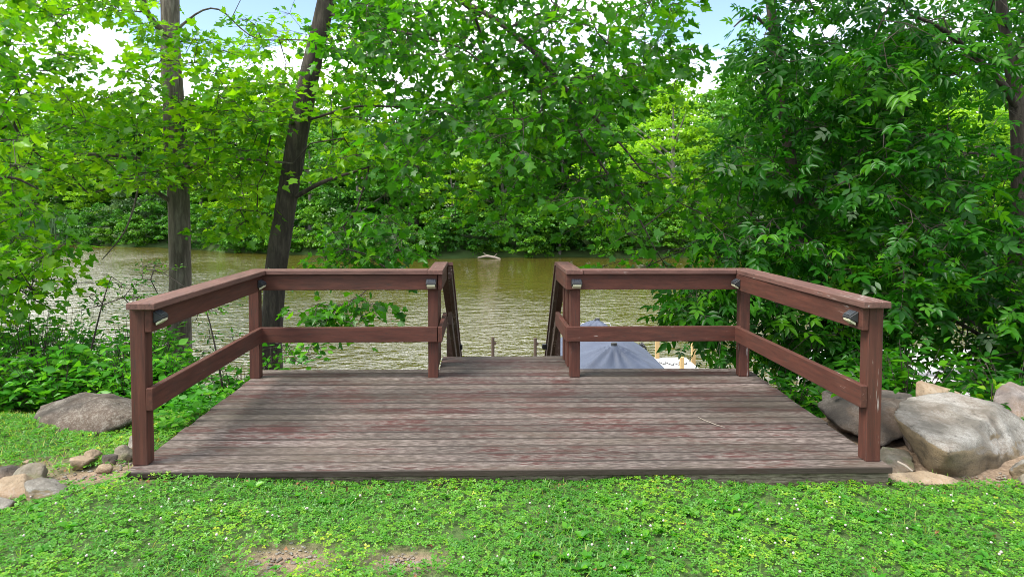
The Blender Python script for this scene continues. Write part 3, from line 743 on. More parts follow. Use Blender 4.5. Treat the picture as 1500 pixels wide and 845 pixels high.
def trunk_tube(paths, seed, k=26, rough=.12):
    VV, FF = [], []; off = 0
    for pth in paths:
        o = resample(pth, .10); n = len(o); P = o[:, :3]; r = o[:, 3]
        d = np.gradient(P, axis=0); d /= np.linalg.norm(d, axis=1)[:, None]
        ref = np.array([0, 1., 0]) if abs(d[0, 2]) > .5 else np.array([0, 0, 1.])
        a = np.cross(d, ref); a /= np.linalg.norm(a, axis=1)[:, None]; b = np.cross(d, a)
        kk = k if r[0] > .06 else 10
        th = np.arange(kk) * 2 * np.pi / kk
        rr = np.empty((n, kk))
        for i in range(n):
            for j in range(kk):
                q = Vector((math.cos(th[j]) * 2.2, math.sin(th[j]) * 2.2, P[i, 2] * 1.1 + seed))
                rr[i, j] = 1 + rough * mnoise.noise(q * 1.3) + rough * .55 * mnoise.noise(Vector((q.x * 4, q.y * 4, q.z * 2.0)))
        V = P[:, None] + (a[:, None] * np.cos(th)[None, :, None] + b[:, None] * np.sin(th)[None, :, None]) * (r[:, None] * rr)[:, :, None]
        I = np.arange(n * kk).reshape(n, kk); J = np.roll(I, -1, 1)
        FF.append(np.stack([I[:-1], J[:-1], J[1:], I[1:]], -1).reshape(-1, 4) + off); VV.append(V.reshape(-1, 3)); off += n * kk
    return np.concatenate(VV), np.concatenate(FF)

def grow(paths, tips, step=.28, wob=.05, tip_r=.0035, tip_cap=.05):
    """connect every tip to the nearest branch node; returns segments and tip frames"""
    P, par, fix = [], [], []
    for pi, pth in enumerate(paths):
        o = resample(pth, .22)
        if pi == 0: prev = -1
        else:
            dd = np.linalg.norm(np.array(P) - o[0, :3], axis=1); prev = int(dd.argmin())
        for q in o: P.append(q[:3].copy()); par.append(prev); fix.append(q[3]); prev = len(P) - 1
    base = np.array(P); nb = len(P)
    arr = np.zeros((nb + len(tips) * 30, 3)); arr[:nb] = base; cnt = nb
    d0 = np.array([np.min(np.linalg.norm(base - t_, axis=1)) for t_ in tips]); order = np.argsort(d0)
    skip = int(nb * 0)
    ends = []
    for ti in order:
        t_ = tips[ti]
        dv = arr[:cnt] - t_; dist = np.sqrt((dv ** 2).sum(1)) + .25 * np.maximum(dv[:, 2], 0)
        j = int(dist.argmin()); s = arr[j].copy(); L = np.linalg.norm(t_ - s); n = max(1, int(L / step)); prev = j
        side = rng.normal(0, wob, 3)
        for i in range(1, n + 1):
            q = i / n; p = s + (t_ - s) * q + side * math.sin(q * math.pi) * L * 1.2 + np.array([0, 0, .06 * L * math.sin(q * math.pi)])
            if i < n: p = p + rng.normal(0, wob * .35, 3) * step * 2
            if cnt >= len(arr): arr = np.vstack([arr, np.zeros((5000, 3))])
            arr[cnt] = p; par.append(prev); fix.append(0); prev = cnt; cnt += 1
        ends.append((prev, ti))
    rad = np.zeros(cnt); par = np.array(par); fix = np.array(fix)
    acc = np.zeros(cnt)
    for i in range(cnt - 1, -1, -1):
        a_ = acc[i] if acc[i] > 0 else tip_r ** 2.3
        rad[i] = min(a_ ** (1 / 2.3), tip_cap)
        if fix[i] > 0: rad[i] = fix[i]
        if par[i] >= 0 and fix[i] == 0: acc[par[i]] += a_
    idx = np.array([i for i in range(nb, cnt)], int)
    if len(idx) == 0: return None
    pr = par[idx]
    R0 = np.minimum(rad[pr], rad[idx] * 1.35)
    tp = np.array([arr[e[0]] for e in ends]); td = np.array([arr[e[0]] - arr[par[e[0]]] for e in ends])
    return arr[pr], arr[idx], R0, rad[idx], tp, td

def region(u0, u1, v0, v1, Y0_, Y1_, n, keep=None):
    u = rng.uniform(u0, u1, n * 3); v = rng.uniform(v0, v1, n * 3); y = rng.uniform(Y0_, Y1_, n * 3)
    if keep is not None:
        k_ = keep(u, v); u, v, y = u[k_], v[k_], y[k_]
    u, v, y = u[:n], v[:n], y[:n]
    return atn(u, v, y)

def sprays(tp, td, per, rs, size, droop=.25, flat=.16, tmpl=MAPLE, base=.5, tw=.18, upj=.45, hang=0.0):
    N = len(tp); idx = np.repeat(np.arange(N), per)
    th = rng.uniform(0, 2 * np.pi, len(idx)); rr = rs * np.sqrt(rng.uniform(.04, 1, len(idx)))
    dh = td[idx].copy(); dh[:, 2] *= .4; dh /= np.linalg.norm(dh, axis=1)[:, None] + 1e-9
    off = np.stack([np.cos(th) * rr, np.sin(th) * rr, rng.normal(0, flat * rs, len(idx)) - droop * rr * .8], 1) + dh * rs * .3
    pos = tp[idx] + off
    ax = off * np.array([1, 1, .5]) / rs + dh * .4 + rng.normal(0, .35, off.shape); ax[:, 2] -= droop + hang
    nrm_ = np.array([0, 0, 1.]) + rng.normal(0, upj, off.shape)
    ct = rng.normal(0, tw, N)[idx]
    tint = base + ct + rng.normal(0, .16, len(idx))
    sz = size * rng.uniform(.42, 1.3, len(idx))
    # a few thin twiglets carrying them
    k = per // 4 + 1
    sel = np.arange(len(idx)).reshape(N, per)[:, :k].ravel()
    return pos, ax, nrm_, sz, tint, tp[idx[sel]], pos[sel]

def near_tree(name, paths, tips, per, rs, size, label, barkm, leafm, tmpl=MAPLE, cat='tree', base=.5, droop=.25, tip_cap=.05, hang=0., group=None, upj=.45, seed=1, wob=.05, flat=.16):
    p0 = paths[0][0]
    root = empty(name, tuple(p0[:3]), label, cat, group)
    g_ = grow(paths, tips, tip_cap=tip_cap, wob=wob)
    P0, P1, R0, R1, tp, td = g_
    pos, ax, nr, sz, ti, a0, a1 = sprays(tp, td, per, rs, size, droop, flat, tmpl, base, hang=hang, upj=upj)
    V, F = trunk_tube(paths, seed)
    link('trunk', rawmesh('trunk', V, F, smooth=True), barkm, root)
    Vb, Fb = segs_mesh(np.vstack([P0, a0]), np.vstack([P1, a1]), np.concatenate([R0, np.full(len(a0), .0028)]), np.concatenate([R1, np.full(len(a0), .0016)]))
    link('branches', rawmesh('branches', Vb, Fb, smooth=True), M['bark_brown'], root)
    bake('crown', tmpl, pos, ax, nr, sz, ti, leafm, root)
    return root
def L4(u, v, Y, r): p = at(u, v, Y); return (p[0], p[1], p[2], r)
def gp(x, y, r, dz=-.15): return (x, y, float(ground_h(x, y)) + dz, r)
def rooted(path): p = path[0]; return [(p[0], p[1], float(ground_h(p[0], p[1])) - .2, p[3] * 1.25)] + path

# --- maple left, straight trunk
pa = rooted([L4(262, 530, 6.0, .165), L4(264, 400, 6.0, .152), L4(262, 300, 6.0, .142), L4(256, 185, 6.0, .158), L4(250, 60, 6.0, .125), L4(246, -120, 6.0, .13), L4(236, -420, 6.2, .09), L4(240, -700, 6.3, .04)])
limbsA = [[L4(256, 215, 6.0, .045), L4(215, 235, 5.7, .032), L4(150, 225, 5.4, .024), L4(60, 230, 5.2, .012)],
          [L4(258, 300, 6.0, .035), L4(200, 262, 5.6, .022), L4(130, 285, 5.2, .012)],
          [L4(250, 60, 6.0, .05), L4(213, 20, 5.6, .04), L4(205, -30, 5.4, .03), L4(150, -160, 5.2, .02)],
          [L4(252, 50, 6.0, .03), L4(275, 30, 6.0, .016), L4(296, 12, 6.0, .014), L4(322, 8, 6.1, .012), L4(340, 30, 6.2, .011), L4(352, 44, 6.2, .010), L4(375, 60, 6.2, .009), L4(440, 58, 6.3, .008), L4(500, 66, 6.4, .007)],
          [L4(258, 250, 6.0, .04), L4(330, 230, 5.4, .024), L4(430, 240, 5.0, .012)],
          [L4(200, 240, 5.5, .018), L4(203, 280, 5.2, .014), L4(185, 340, 5.0, .010), L4(150, 380, 4.9, .006)]]
def keepA(u, v):
    hole = ((u > 262) & (u < 345) & (v < 95)) | ((u > 100) & (u < 215) & (v > 20) & (v < 105)) | ((u > 60) & (u < 240) & (v > 300) & (rng.uniform(0, 1, len(u)) > .15))
    hole |= (u > 395) & (u < 460) & (v > 235) & (rng.uniform(0, 1, len(u)) > .2)
    hole |= (np.abs(u - (397 + (500 - v) * .165)) < 34) & ((v > 165) | (rng.uniform(0, 1, len(u)) > .25))
    hole |= (np.abs(u - 262) < 30) & (v > 225) & (rng.uniform(0, 1, len(u)) > .1)
    hole |= (np.abs(u - 250) < 26) & (v < 225) & (rng.uniform(0, 1, len(u)) > .5)
    return ~hole
tips = np.vstack([region(-180, 430, 140, 275, 4.0, 8.0, 250, keepA), region(300, 540, 120, 255, 4.3, 7.8, 80, keepA), region(-180, 230, -40, 160, 3.8, 7.5, 175, keepA),
                  region(330, 560, 20, 140, 5.0, 8.5, 55, keepA), region(180, 330, 40, 150, 4.0, 5.5, 20), region(215, 300, 200, 270, 4.4, 5.6, 7), region(290, 390, 285, 345, 4.6, 6.8, 16), region(-180, 60, 240, 320, 4, 7, 30),
                  region(-300, 500, -520, -40, 3.5, 9, 110)])
near_tree('maple_tree', [pa] + limbsA, tips, 23, .34, .094, 'maple with straight grey trunk and bright lime-green leaves left of the deck', M['bark_grey'], M['leaf_lime'], base=.62, seed=2)

# --- leaning maple whose limbs reach over the middle
pb = rooted([L4(396, 500, 5.5, .15), L4(404, 400, 5.5, .145), L4(425, 260, 5.5, .14), L4(443, 160, 5.5, .135), L4(478, 0, 5.5, .12), L4(520, -180, 5.6, .10), L4(560, -400, 5.8, .06)])
limbsB = [[L4(516, -170, 5.6, .08), L4(600, -80, 4.8, .07), L4(670, 2, 4.3, .038), L4(712, 18, 4.15, .033), L4(735, 36, 4.1, .030), L4(788, 82, 4.0, .026), L4(830, 132, 3.9, .022), L4(868, 170, 3.9, .02), L4(905, 205, 3.9, .014), L4(940, 250, 3.9, .008)],
          [L4(832, 135, 3.9, .020), L4(838, 175, 3.8, .017), L4(862, 215, 3.7, .015), L4(905, 275, 3.6, .013), L4(940, 325, 3.6, .009), L4(962, 370, 3.6, .005)],
          [L4(745, 42, 4.1, .020), L4(790, 18, 4.3, .014), L4(860, 15, 4.5, .009)],
          [L4(430, 290, 5.5, .035), L4(475, 265, 5.2, .026), L4(540, 245, 4.9, .012)],
          [L4(690, 10, 4.3, .02), L4(712, 70, 4.5, .014), L4(720, 120, 4.6, .009), L4(740, 145, 4.6, .006)],
          [L4(438, 180, 5.5, .022), L4(520, 155, 5.4, .015), L4(640, 158, 5.2, .008)],
          [L4(478, 20, 5.5, .03), L4(560, 40, 5.0, .02), L4(680, 70, 4.6, .012), L4(745, 130, 4.3, .008)]]
def keepB(u, v):
    r = rng.uniform(0, 1, len(u))
    hole = ((u > 475) & (u < 590) & (v > 95) & (v < 155) & (r > .25)) | ((u > 845) & (u < 925) & (v > 40) & (v < 100) & (r > .15)) | ((u > 600) & (v > 285) & (r > .35)) | ((u > 930) & (v > 120) & (v < 260) & (r > .35))
    hole |= (np.abs(u - (397 + (500 - v) * .165)) < 34) & ((v > 165) | (rng.uniform(0, 1, len(u)) > .25))
    return ~hole
tips = np.vstack([region(560, 900, 110, 240, 2.6, 6.0, 78, keepB), region(560, 900, 230, 300, 2.6, 6.0, 22, keepB), region(500, 1010, -20, 130, 3.0, 6.5, 150, keepB), region(700, 980, 60, 200, 2.8, 5.5, 28, keepB),
                  region(880, 1080, 230, 390, 3.0, 5.5, 42, keepB), region(560, 900, 290, 350, 3, 5.5, 9), region(430, 600, 345, 395, 3.6, 5.6, 22), region(430, 570, 425, 460, 3.3, 4.0, 7), region(480, 520, 455, 475, 3.2, 3.8, 3),
                  region(460, 620, 230, 350, 3.8, 6.2, 15), region(600, 1150, -420, -20, 2.6, 7, 110), region(470, 600, 0, 100, 4, 7, 24)])
near_tree('maple_tree', [pb] + limbsB, tips, 21, .33, .098, 'leaning dark-trunked maple whose limbs droop over the middle of the view', M['bark_brown'], M['leaf_mid'], base=.40, seed=5, droop=.4, upj=.6, flat=.22)

# --- maple off to the left edge with bright hanging sprays
pc = rooted([(-6.6, 2.6, -1, .12), (-6.7, 2.6, 1.2, .11), (-6.5, 2.7, 3.6, .08), (-6.3, 2.8, 5.5, .04)])
limbsC = [[(-6.6, 2.6, 1.3, .035), *[L4(-60, 300, 2.8, .022)], L4(10, 250, 3.0, .014), L4(60, 280, 3.2, .008)], [(-6.6, 2.6, 1.0, .03), L4(-20, 390, 3.0, .014), L4(60, 430, 3.2, .008)]]
tips = np.vstack([region(-160, 50, 270, 470, 2.2, 4.2, 60), region(0, 105, 300, 400, 2.4, 4.2, 26, lambda u, v: (u < 60) | (v > 340)), region(30, 130, 395, 415, 3, 4, 5), region(-250, 40, -100, 260, 2, 4.5, 60)])
near_tree('maple_tree', [pc] + limbsC, tips, 16, .26, .095, 'maple sprays hanging in from the left edge over the shrubs', M['bark_brown'], M['leaf_lime'], base=.55, seed=9, droop=.45)

# --- dark compound-leaved trees on the right
pr = rooted([L4(1228, 560, 4.3, .095), L4(1214, 490, 4.3, .088), L4(1178, 340, 4.4, .080), L4(1163, 270, 4.5, .074), L4(1148, 170, 4.6, .066), L4(1138, 80, 4.6, .060), L4(1128, 0, 4.6, .055), L4(1118, -140, 4.7, .04), L4(1110, -320, 4.8, .02)])
limbsR = [[L4(1170, 320, 4.4, .03), L4(1230, 250, 4.2, .02), L4(1290, 190, 4.0, .012)], [L4(1190, 390, 4.4, .025), L4(1120, 330, 4.0, .014), L4(1080, 300, 3.8, .008)],
          [L4(1205, 450, 4.3, .025), L4(1140, 430, 4.0, .014), L4(1060, 440, 3.8, .007)], [L4(1134, 50, 4.6, .025), L4(1100, 15, 4.6, .018), L4(1075, 40, 4.6, .008)],
          [L4(1214, 490, 4.3, .03), L4(1270, 420, 4.2, .018), L4(1330, 360, 4.1, .01)]]
def keepR(u, v):
    left = 1098 - 40 * np.clip((v - 90) / 300, 0, 1) + 18 * np.sin(v * .05) - 60 * np.clip((v - 395) / 60, 0, 1)
    return (u > left) & ~((u > 1100) & (u < 1240) & (v > 380) & (v < 440) & (rng.uniform(0, 1, len(u)) > .6)) & ~((v > 420) & (rng.uniform(0, 1, len(u)) > .62))
tips = np.vstack([region(1040, 1330, 60, 400, 3.0, 5.8, 290, keepR), region(980, 1270, 395, 520, 2.9, 4.4, 62, lambda u, v: keepR(u, v) & (u > 985 + 1.6 * np.maximum(v - 455, 0))), region(1130, 1260, 500, 590, 2.9, 3.9, 18), region(1000, 1080, 400, 445, 3.2, 4.2, 14),
                  region(1085, 1320, -60, 70, 3.6, 6, 40), region(1050, 1400, -380, -50, 3.4, 6.5, 40), region(1160, 1330, 400, 520, 3.4, 5.2, 60)])
near_tree('ash_tree', [pr] + limbsR, tips, 11, .29, .205, 'slim leaning tree with dark drooping compound leaves right of the back railing', M['bark_brown'], M['leaf_dark'], tmpl=COMP, base=.50, seed=14, droop=.5, upj=.5, hang=.15, flat=.3)
pr2 = rooted([L4(1484, 540, 4.0, .125), L4(1488, 430, 4.0, .11), L4(1494, 320, 4.0, .095), L4(1494, 200, 4.0, .085), L4(1486, 120, 4.0, .075), L4(1470, 40, 4.0, .06), L4(1455, -100, 4.0, .045), L4(1450, -300, 4.1, .02)])
limbsR2 = [[L4(1494, 165, 4.0, .055), L4(1470, 125, 3.9, .045), L4(1430, 85, 3.8, .036), L4(1380, 40, 3.7, .028), L4(1330, 20, 3.6, .015)], [L4(1496, 235, 4.0, .03), L4(1450, 225, 3.8, .02), L4(1410, 224, 3.7, .01)],
           [L4(1490, 420, 4.0, .035), L4(1400, 330, 3.6, .024), L4(1340, 250, 3.5, .012)], [L4(1486, 120, 4.0, .05), L4(1500, 60, 3.9, .03), L4(1540, -20, 3.8, .015)],
           [L4(1485, 520, 4.0, .03), L4(1400, 470, 3.6, .02), L4(1320, 440, 3.4, .01)]]
def keepR2(u, v):
    r = rng.uniform(0, 1, len(u))
    hole = (u > 1395) & (v > 110) & (v < 210) & (r > .25)
    hole |= (u > 1430) & (v > 210) & (v < 330) & (r > .4)
    hole |= (u > 1270) & (u < 1450) & (v > 450) & (v < 545) & (r > .35)
    return ~hole
tips = np.vstack([region(1290, 1620, 180, 470, 2.4, 5.6, 290, keepR2), region(1270, 1560, -30, 180, 2.6, 6.2, 120, keepR2), region(1250, 1620, 450, 560, 2.4, 4.4, 70, keepR2), region(1300, 1620, -380, -30, 2.4, 6, 70), region(1420, 1620, 400, 560, 2.0, 3.6, 40)])
near_tree('ash_tree', [pr2] + limbsR2, tips, 11, .29, .195, 'dark forked tree with pointed leaflets filling the right edge', M['bark_brown'], M['leaf_dark'], tmpl=COMP, base=.54, seed=18, droop=.45, upj=.55, flat=.3)

# --- thin saplings with small oval leaves over the left water
def sapling(path, tips, per, rs, size, label, lm='leaf_mid', tm=OVAL, base=.4):
    return near_tree('sapling', path, tips, per, rs, size, label, M['bark_brown'], M[lm], tmpl=tm, cat='sapling', base=base, tip_cap=.008, upj=.5, droop=.1)
sapling([rooted([L4(120, 560, 2.6, .012), L4(138, 495, 2.6, .009), L4(150, 440, 2.6, .006), L4(163, 405, 2.6, .004)])], region(95, 205, 405, 455, 2.4, 2.9, 16), 9, .13, .055, 'thin sapling with small oval leaves rising above the left shrubs')
sapling([rooted([L4(330, 590, 3.0, .012), L4(318, 520, 3.0, .009), L4(300, 440, 3.0, .006), L4(240, 400, 3.0, .003)])], np.vstack([region(205, 262, 385, 415, 2.9, 3.2, 7), region(225, 330, 420, 450, 2.8, 3.2, 5), region(285, 350, 440, 560, 2.7, 3.2, 18)]), 10, .12, .05, 'wispy sapling with small dark leaves behind the left side railing')
sapling([rooted([L4(395, 590, 3.4, .010), L4(400, 530, 3.4, .007), L4(395, 500, 3.4, .004)])], region(385, 470, 505, 545, 3.0, 3.7, 12), 9, .16, .085, 'low leafy sapling just behind the back left railing', 'leaf_shrub', BROAD, .5)

# --- shrubs on the left bank
def shrub(x, y, h, r, nst, tmpl, size, lm, label, group, base=.5, per=10, name='leafy_shrub'):
    z = float(ground_h(x, y)); o_ = empty(name, (x, y, z), label, 'shrub', group)
    th = rng.uniform(0, 2 * np.pi, nst); rr = r * np.sqrt(rng.uniform(0, 1, nst)); hh_ = h * rng.uniform(.55, 1.05, nst) * (1 - .35 * (rr / r) ** 2)
    top = np.stack([x + np.cos(th) * rr, y + np.sin(th) * rr, z + hh_], 1); b0 = np.stack([x + np.cos(th) * rr * .25, y + np.sin(th) * rr * .25, np.full(nst, z - .05)], 1)
    mid = (top + b0) / 2 + np.stack([np.cos(th), np.sin(th), 0 * th], 1) * (-.08 * r)
    V, F = segs_mesh(np.vstack([b0, mid]), np.vstack([mid, top]), np.concatenate([np.full(nst, .006), np.full(nst, .004)]), np.concatenate([np.full(nst, .004), np.full(nst, .002)]))
    link('stems', rawmesh('stems', V, F), M['bark_brown'], o_)
    q = rng.uniform(.35, 1.05, (nst, per)); P = np.where(q[..., None] < .5, b0[:, None] + (mid - b0)[:, None] * (q * 2)[..., None], mid[:, None] + (top - mid)[:, None] * (q * 2 - 1)[..., None])
    P = P.reshape(-1, 3); a = rng.uniform(0, 2 * np.pi, len(P)); ax = np.stack([np.cos(a), np.sin(a), rng.normal(.05, .25, len(P))], 1)
    P = P + ax * rng.uniform(0, .07, len(P))[:, None]
    nr = np.array([0, -.15, 1.]) + rng.normal(0, .4, ax.shape)
    bake('foliage', tmpl, P, ax, nr, size * rng.uniform(.6, 1.25, len(P)), base + np.repeat(rng.normal(0, .15, nst), per) + rng.normal(0, .15, len(P)), M[lm], o_)
    return o_
GS = 'green shrubs on the left bank'
lbl = 'leafy green shrub in the dense tangle on the bank left of the deck'
for k, (x, y, h, r, tm, s) in enumerate(((-4.9, 2.1, .62, .55, OVAL, .085), (-4.1, 2.3, .58, .5, BROAD, .085), (-3.4, 2.3, .55, .5, OVAL, .09), (-5.7, 2.0, .85, .6, BROAD, .075), (-6.0, 3.2, 1.15, .7, OVAL, .08),
                            (-4.9, 3.2, 1.05, .65, BROAD, .07), (-3.9, 3.3, .95, .6, OVAL, .085), (-6.6, 4.4, 1.5, .8, BROAD, .08), (-5.4, 4.4, 1.25, .7, OVAL, .08), (-4.3, 4.5, 1.1, .6, BROAD, .085))):
    lb_ = 'leafy shrub on the left bank, ' + {0: 'just behind the left end of the long brown boulder', 1: 'directly behind the long brown boulder', 2: 'between the long brown boulder and the front left post', 3: 'front one at the left photo edge',
        4: 'middle row at the left photo edge', 5: 'middle row beside the thin oval-leaved sapling', 6: 'middle row nearest the left railing', 7: 'rearmost at the left photo edge against the water',
        8: 'rear row second from the left against the water', 9: 'rear row nearest the straight maple trunk'}[k]
    shrub(x, y, h * 1.3, r, 190, tm, s * 1.1, 'leaf_shrub', lb_, GS, .62)
shrub(-3.05, 2.2, .62, .42, 60, BROAD, .09, 'leaf_shrub', 'bright green broad-leaved shrub between the left railing bars', None, .55)
shrub(-2.75, 3.3, .80, .45, 60, BROAD, .10, 'leaf_shrub', 'bright broad-leaved shrub at the foot of the straight maple trunk', None, .55)
shrub(-1.9, 3.2, .85, .40, 34, BROAD, .10, 'leaf_shrub', 'shrub with large leaves behind the back left corner post', None, .55)
shrub(3.6, 1.9, .75, .5, 60, OVAL, .11, 'leaf_dark', 'dark leafy shrub behind the boulders right of the deck', None, .6)
shrub(4.5, 1.8, .62, .5, 60, OVAL, .11, 'leaf_dark', 'dark shrub behind the rounded boulder at the right edge', None, .6)
shrub(2.75, 2.3, .55, .35, 26, OVAL, .10, 'leaf_dark', 'small dark shrub below the right side railing', None, .6)
p_ = at(1452, 580, 1.35)
o = shrub(p_[0], 1.35, .40, .10, 3, BROAD, .085, 'leaf_lime', 'small bright green sprig standing between the two right boulders', None, .9, 6, 'seedling')
# ground cover beside the deck and on the bank
def cover(name, xs_, ys_, n, size, lm, label, hmin=.02, hmax=.14, keep=None, tm=BROAD, base=.5):
    x = rng.uniform(*xs_, n); y = rng.uniform(*ys_, n)
    if keep is not None: k_ = keep(x, y); x, y = x[k_], y[k_]
    cl = np.array([mnoise.noise(Vector((a * 2.1, b * 2.1, 3))) for a, b in zip(x, y)])
    z = ground_h(x, y) + rng.uniform(hmin, hmax, len(x)) * (1 + cl)
    a = rng.uniform(0, 2 * np.pi, len(x)); ax = np.stack([np.cos(a), np.sin(a), rng.normal(.15, .25, len(x))], 1)
    o_ = bake(name, tm, np.stack([x, y, z], 1), ax, np.array([0, -.1, 1.]) + rng.normal(0, .35, ax.shape), size * rng.uniform(.5, 1.2, len(x)), base + cl * .5 + rng.normal(0, .14, len(x)), M[lm])
    return tag(o_, label, 'ground cover', kind='stuff')
cover('ground_cover', (-3.4, -2.27), (.75, 4.5), 5200, .075, 'leaf_shrub', 'low leafy ground cover along the left side of the deck', .0, .22, keep=lambda x, y: ~(((x + 3.2) / .75) ** 2 + ((y - 1.1) / .62) ** 2 < 1))
cover('bank_cover', (-8, -3), (1.75, 5.5), 9000, .08, 'leaf_shrub', 'mixed leafy undergrowth on the left bank', .0, .25, tm=OVAL, base=.4)
cover('bank_cover', (-3, 8), (2.6, 8.5), 9000, .09, 'leaf_dark', 'dark undergrowth on the slope behind the deck', .0, .25, tm=OVAL, keep=lambda x, y: ~((x > -.75) & (x < .95)))
cover('ground_cover', (3.75, 8), (.12, 1.3), 2600, .06, 'leaf_shrub', 'low green plants beside the right boulders', .0, .1)
cover('bank_cover', (2.5, 8), (1.0, 3.0), 2500, .09, 'leaf_dark', 'dark undergrowth behind the right boulders', .0, .2, tm=OVAL)

# ------------------------------------------------------------------ lawn
XL, XR, YB, YF = -5.6, 5.6, -2.2, 1.9
def lawn_keep(x, y, thr=.35):
    ok = ~((y > -.06) & (x > -2.26) & (x < 2.30)) & (y < np.where(np.abs(x) < 2.3, -.045, np.where(x < 0, 1.75, .12)))
    b = bare_at(x, y)
    nn_ = np.array([mnoise.noise(Vector((a * 5, c * 5, 0))) for a, c in zip(x, y)])
    return ok & (rng.uniform(0, 1, len(x)) > b * 1.05 + .0) & (nn_ + rng.uniform(-.3, .3, len(x)) > -.5)
def lobes():
    VV, FF = [], []; k = 0
    base = np.array([(0, 0, 0), (.36, .45, .10), (.30, .85, .08), (0, .95, .0), (-.30, .85, .08), (-.36, .45, .10)])
    for a in (0, 2.094, 4.189):
        c, s = math.cos(a), math.sin(a); v = np.stack([base[:, 0] * c - base[:, 1] * s, base[:, 0] * s + base[:, 1] * c, base[:, 2]], 1)
        VV.append(v); FF.append(np.array([(0, 1, 2, 3), (0, 3, 4, 5)]) + k); k += 6
    return np.concatenate(VV), np.concatenate(FF)
CLV = lobes()
def depth_pts(n, xr=(XL, XR), yr=(YB, YF)):
    # denser towards the front of the picture and the deck edge
    y = rng.uniform(yr[0], yr[1], n); x = rng.uniform(*xr, n); return x, y
x, y = depth_pts(150000); vis = (np.abs(x) < 4.6) & (y > -1.5); k_ = lawn_keep(x, y) & (vis | (rng.uniform(0, 1, len(x)) < .35)); x, y = x[k_], y[k_]
cl = np.array([mnoise.noise(Vector((a * 1.7, b * 1.7, 9))) for a, b in zip(x, y)]); cl2 = np.array([mnoise.noise(Vector((a * 7, b * 7, 4))) for a, b in zip(x, y)])
z = ground_h(x, y) + .008 + .030 * (cl + .55) * rng.uniform(.3, 1, len(x)) + .012 * (cl2 + .5)
a = rng.uniform(0, 6.283, len(x)); ax = np.stack([np.cos(a), np.sin(a), rng.normal(0, .2, len(x))], 1)
o = bake('clover_lawn', CLV, np.stack([x, y, z], 1), ax, np.array([0, -.2, 1.]) + rng.normal(0, .26, ax.shape), rng.uniform(.009, .018, len(x)), .42 + .45 * cl + .25 * cl2 + rng.normal(0, .16, len(x)), M['clover'])
tag(o, 'clover growing thickly through the lawn in front of the deck', 'clover', kind='stuff')
BLADE = (np.array([(-.035, 0, 0), (.035, 0, 0), (.028, .55, .06), (-.028, .55, .06), (.0, 1.0, -.02)]), np.array([(0, 1, 2, 3), (3, 2, 4, 4)]))
BLADE = (np.array([(-.04, 0, 0), (.04, 0, 0), (.030, .5, .03), (-.030, .5, .03), (.006, 1.0, -.06), (-.006, 1.0, -.06)]), np.array([(0, 1, 2, 3), (3, 2, 4, 5)]))
x, y = depth_pts(95000); vis = (np.abs(x) < 4.6) & (y > -1.5); k_ = lawn_keep(x, y) & (vis | (rng.uniform(0, 1, len(x)) < .35)); x, y = x[k_], y[k_]
left = (x < -2.3) & (y > 0)
cl = np.array([mnoise.noise(Vector((a * 1.7, b * 1.7, 9))) for a, b in zip(x, y)])
k_ = left | (rng.uniform(-.6, .5, len(x)) > cl); x, y, left, cl = x[k_], y[k_], left[k_], cl[k_]
a = rng.uniform(0, 6.283, len(x)); ax = np.stack([np.cos(a) * .8, np.sin(a) * .8, rng.uniform(.3, 1.6, len(x))], 1)
o = bake('grass', BLADE, np.stack([x, y, ground_h(x, y) - .003], 1), ax, np.stack([-np.cos(a), -np.sin(a), np.ones(len(x))], 1) + rng.normal(0, .3, ax.shape), rng.uniform(.025, .065, len(x)) * np.where(left, 1.1, 1), .5 + rng.normal(0, .2, len(x)) + .25 * left, M['grass'])
tag(o, 'short grass blades mixed through the clover lawn', 'grass', kind='stuff')
# broad-leaved weeds in rosettes
cx_ = rng.uniform(-4.6, 4.6, 420); cy_ = rng.uniform(-1.6, 1.2, 420)
cx_ = np.concatenate([cx_, rng.uniform(.2, 2.6, 160)]); cy_ = np.concatenate([cy_, rng.uniform(-1.3, -.3, 160)])
k_ = lawn_keep(cx_, cy_); cx_, cy_ = cx_[k_], cy_[k_]
idx = np.repeat(np.arange(len(cx_)), 6); a = np.tile(np.arange(6) * 1.047, len(cx_)) + rng.normal(0, .3, len(idx))
ax = np.stack([np.cos(a), np.sin(a), rng.uniform(.15, .7, len(a))], 1); ps = np.stack([cx_[idx], cy_[idx], ground_h(cx_[idx], cy_[idx]) + .012], 1)
o = bake('lawn_weeds', BROAD, ps, ax, np.array([0, 0, 1.]) + rng.normal(0, .2, ax.shape), rng.uniform(.022, .050, len(a)) * np.repeat(rng.uniform(.6, 1.25, len(cx_)), 6), .6 + rng.normal(0, .2, len(a)), M['leaf_shrub'])
tag(o, 'broad-leaved weeds dotted through the lawn', 'weeds', kind='stuff')
# clover flowers
x = rng.uniform(-4.2, 4.2, 120); y = rng.uniform(-1.7, -.12, 120)
x = np.concatenate([x, rng.normal(1.2, .8, 60), rng.normal(-1.5, .6, 60)]); y = np.concatenate([y, rng.uniform(-1.1, -.3, 120)])
k_ = lawn_keep(x, y); x, y = x[k_], y[k_]
VV, FF = [], []; k = 0
bm = bmesh.new(); bmesh.ops.create_icosphere(bm, subdivisions=2, radius=1); iv = np.array([v.co[:] for v in bm.verts]); if_ = np.array([[v.index for v in f.verts] for f in bm.faces]); bm.free()
for a_, b_ in zip(x, y):
    s_ = rng.uniform(.0035, .007); VV.append(iv * s_ * rng.uniform(.75, 1.2, iv.shape) + np.array([a_, b_, float(ground_h(a_, b_)) + rng.uniform(.035, .06)])); FF.append(if_ + k); k += len(iv)
tag(link('clover_flowers', rawmesh('clover_flowers', np.concatenate(VV), np.concatenate(FF)), M['flower']), 'white clover flower heads dotted over the lawn', 'flowers', kind='stuff')
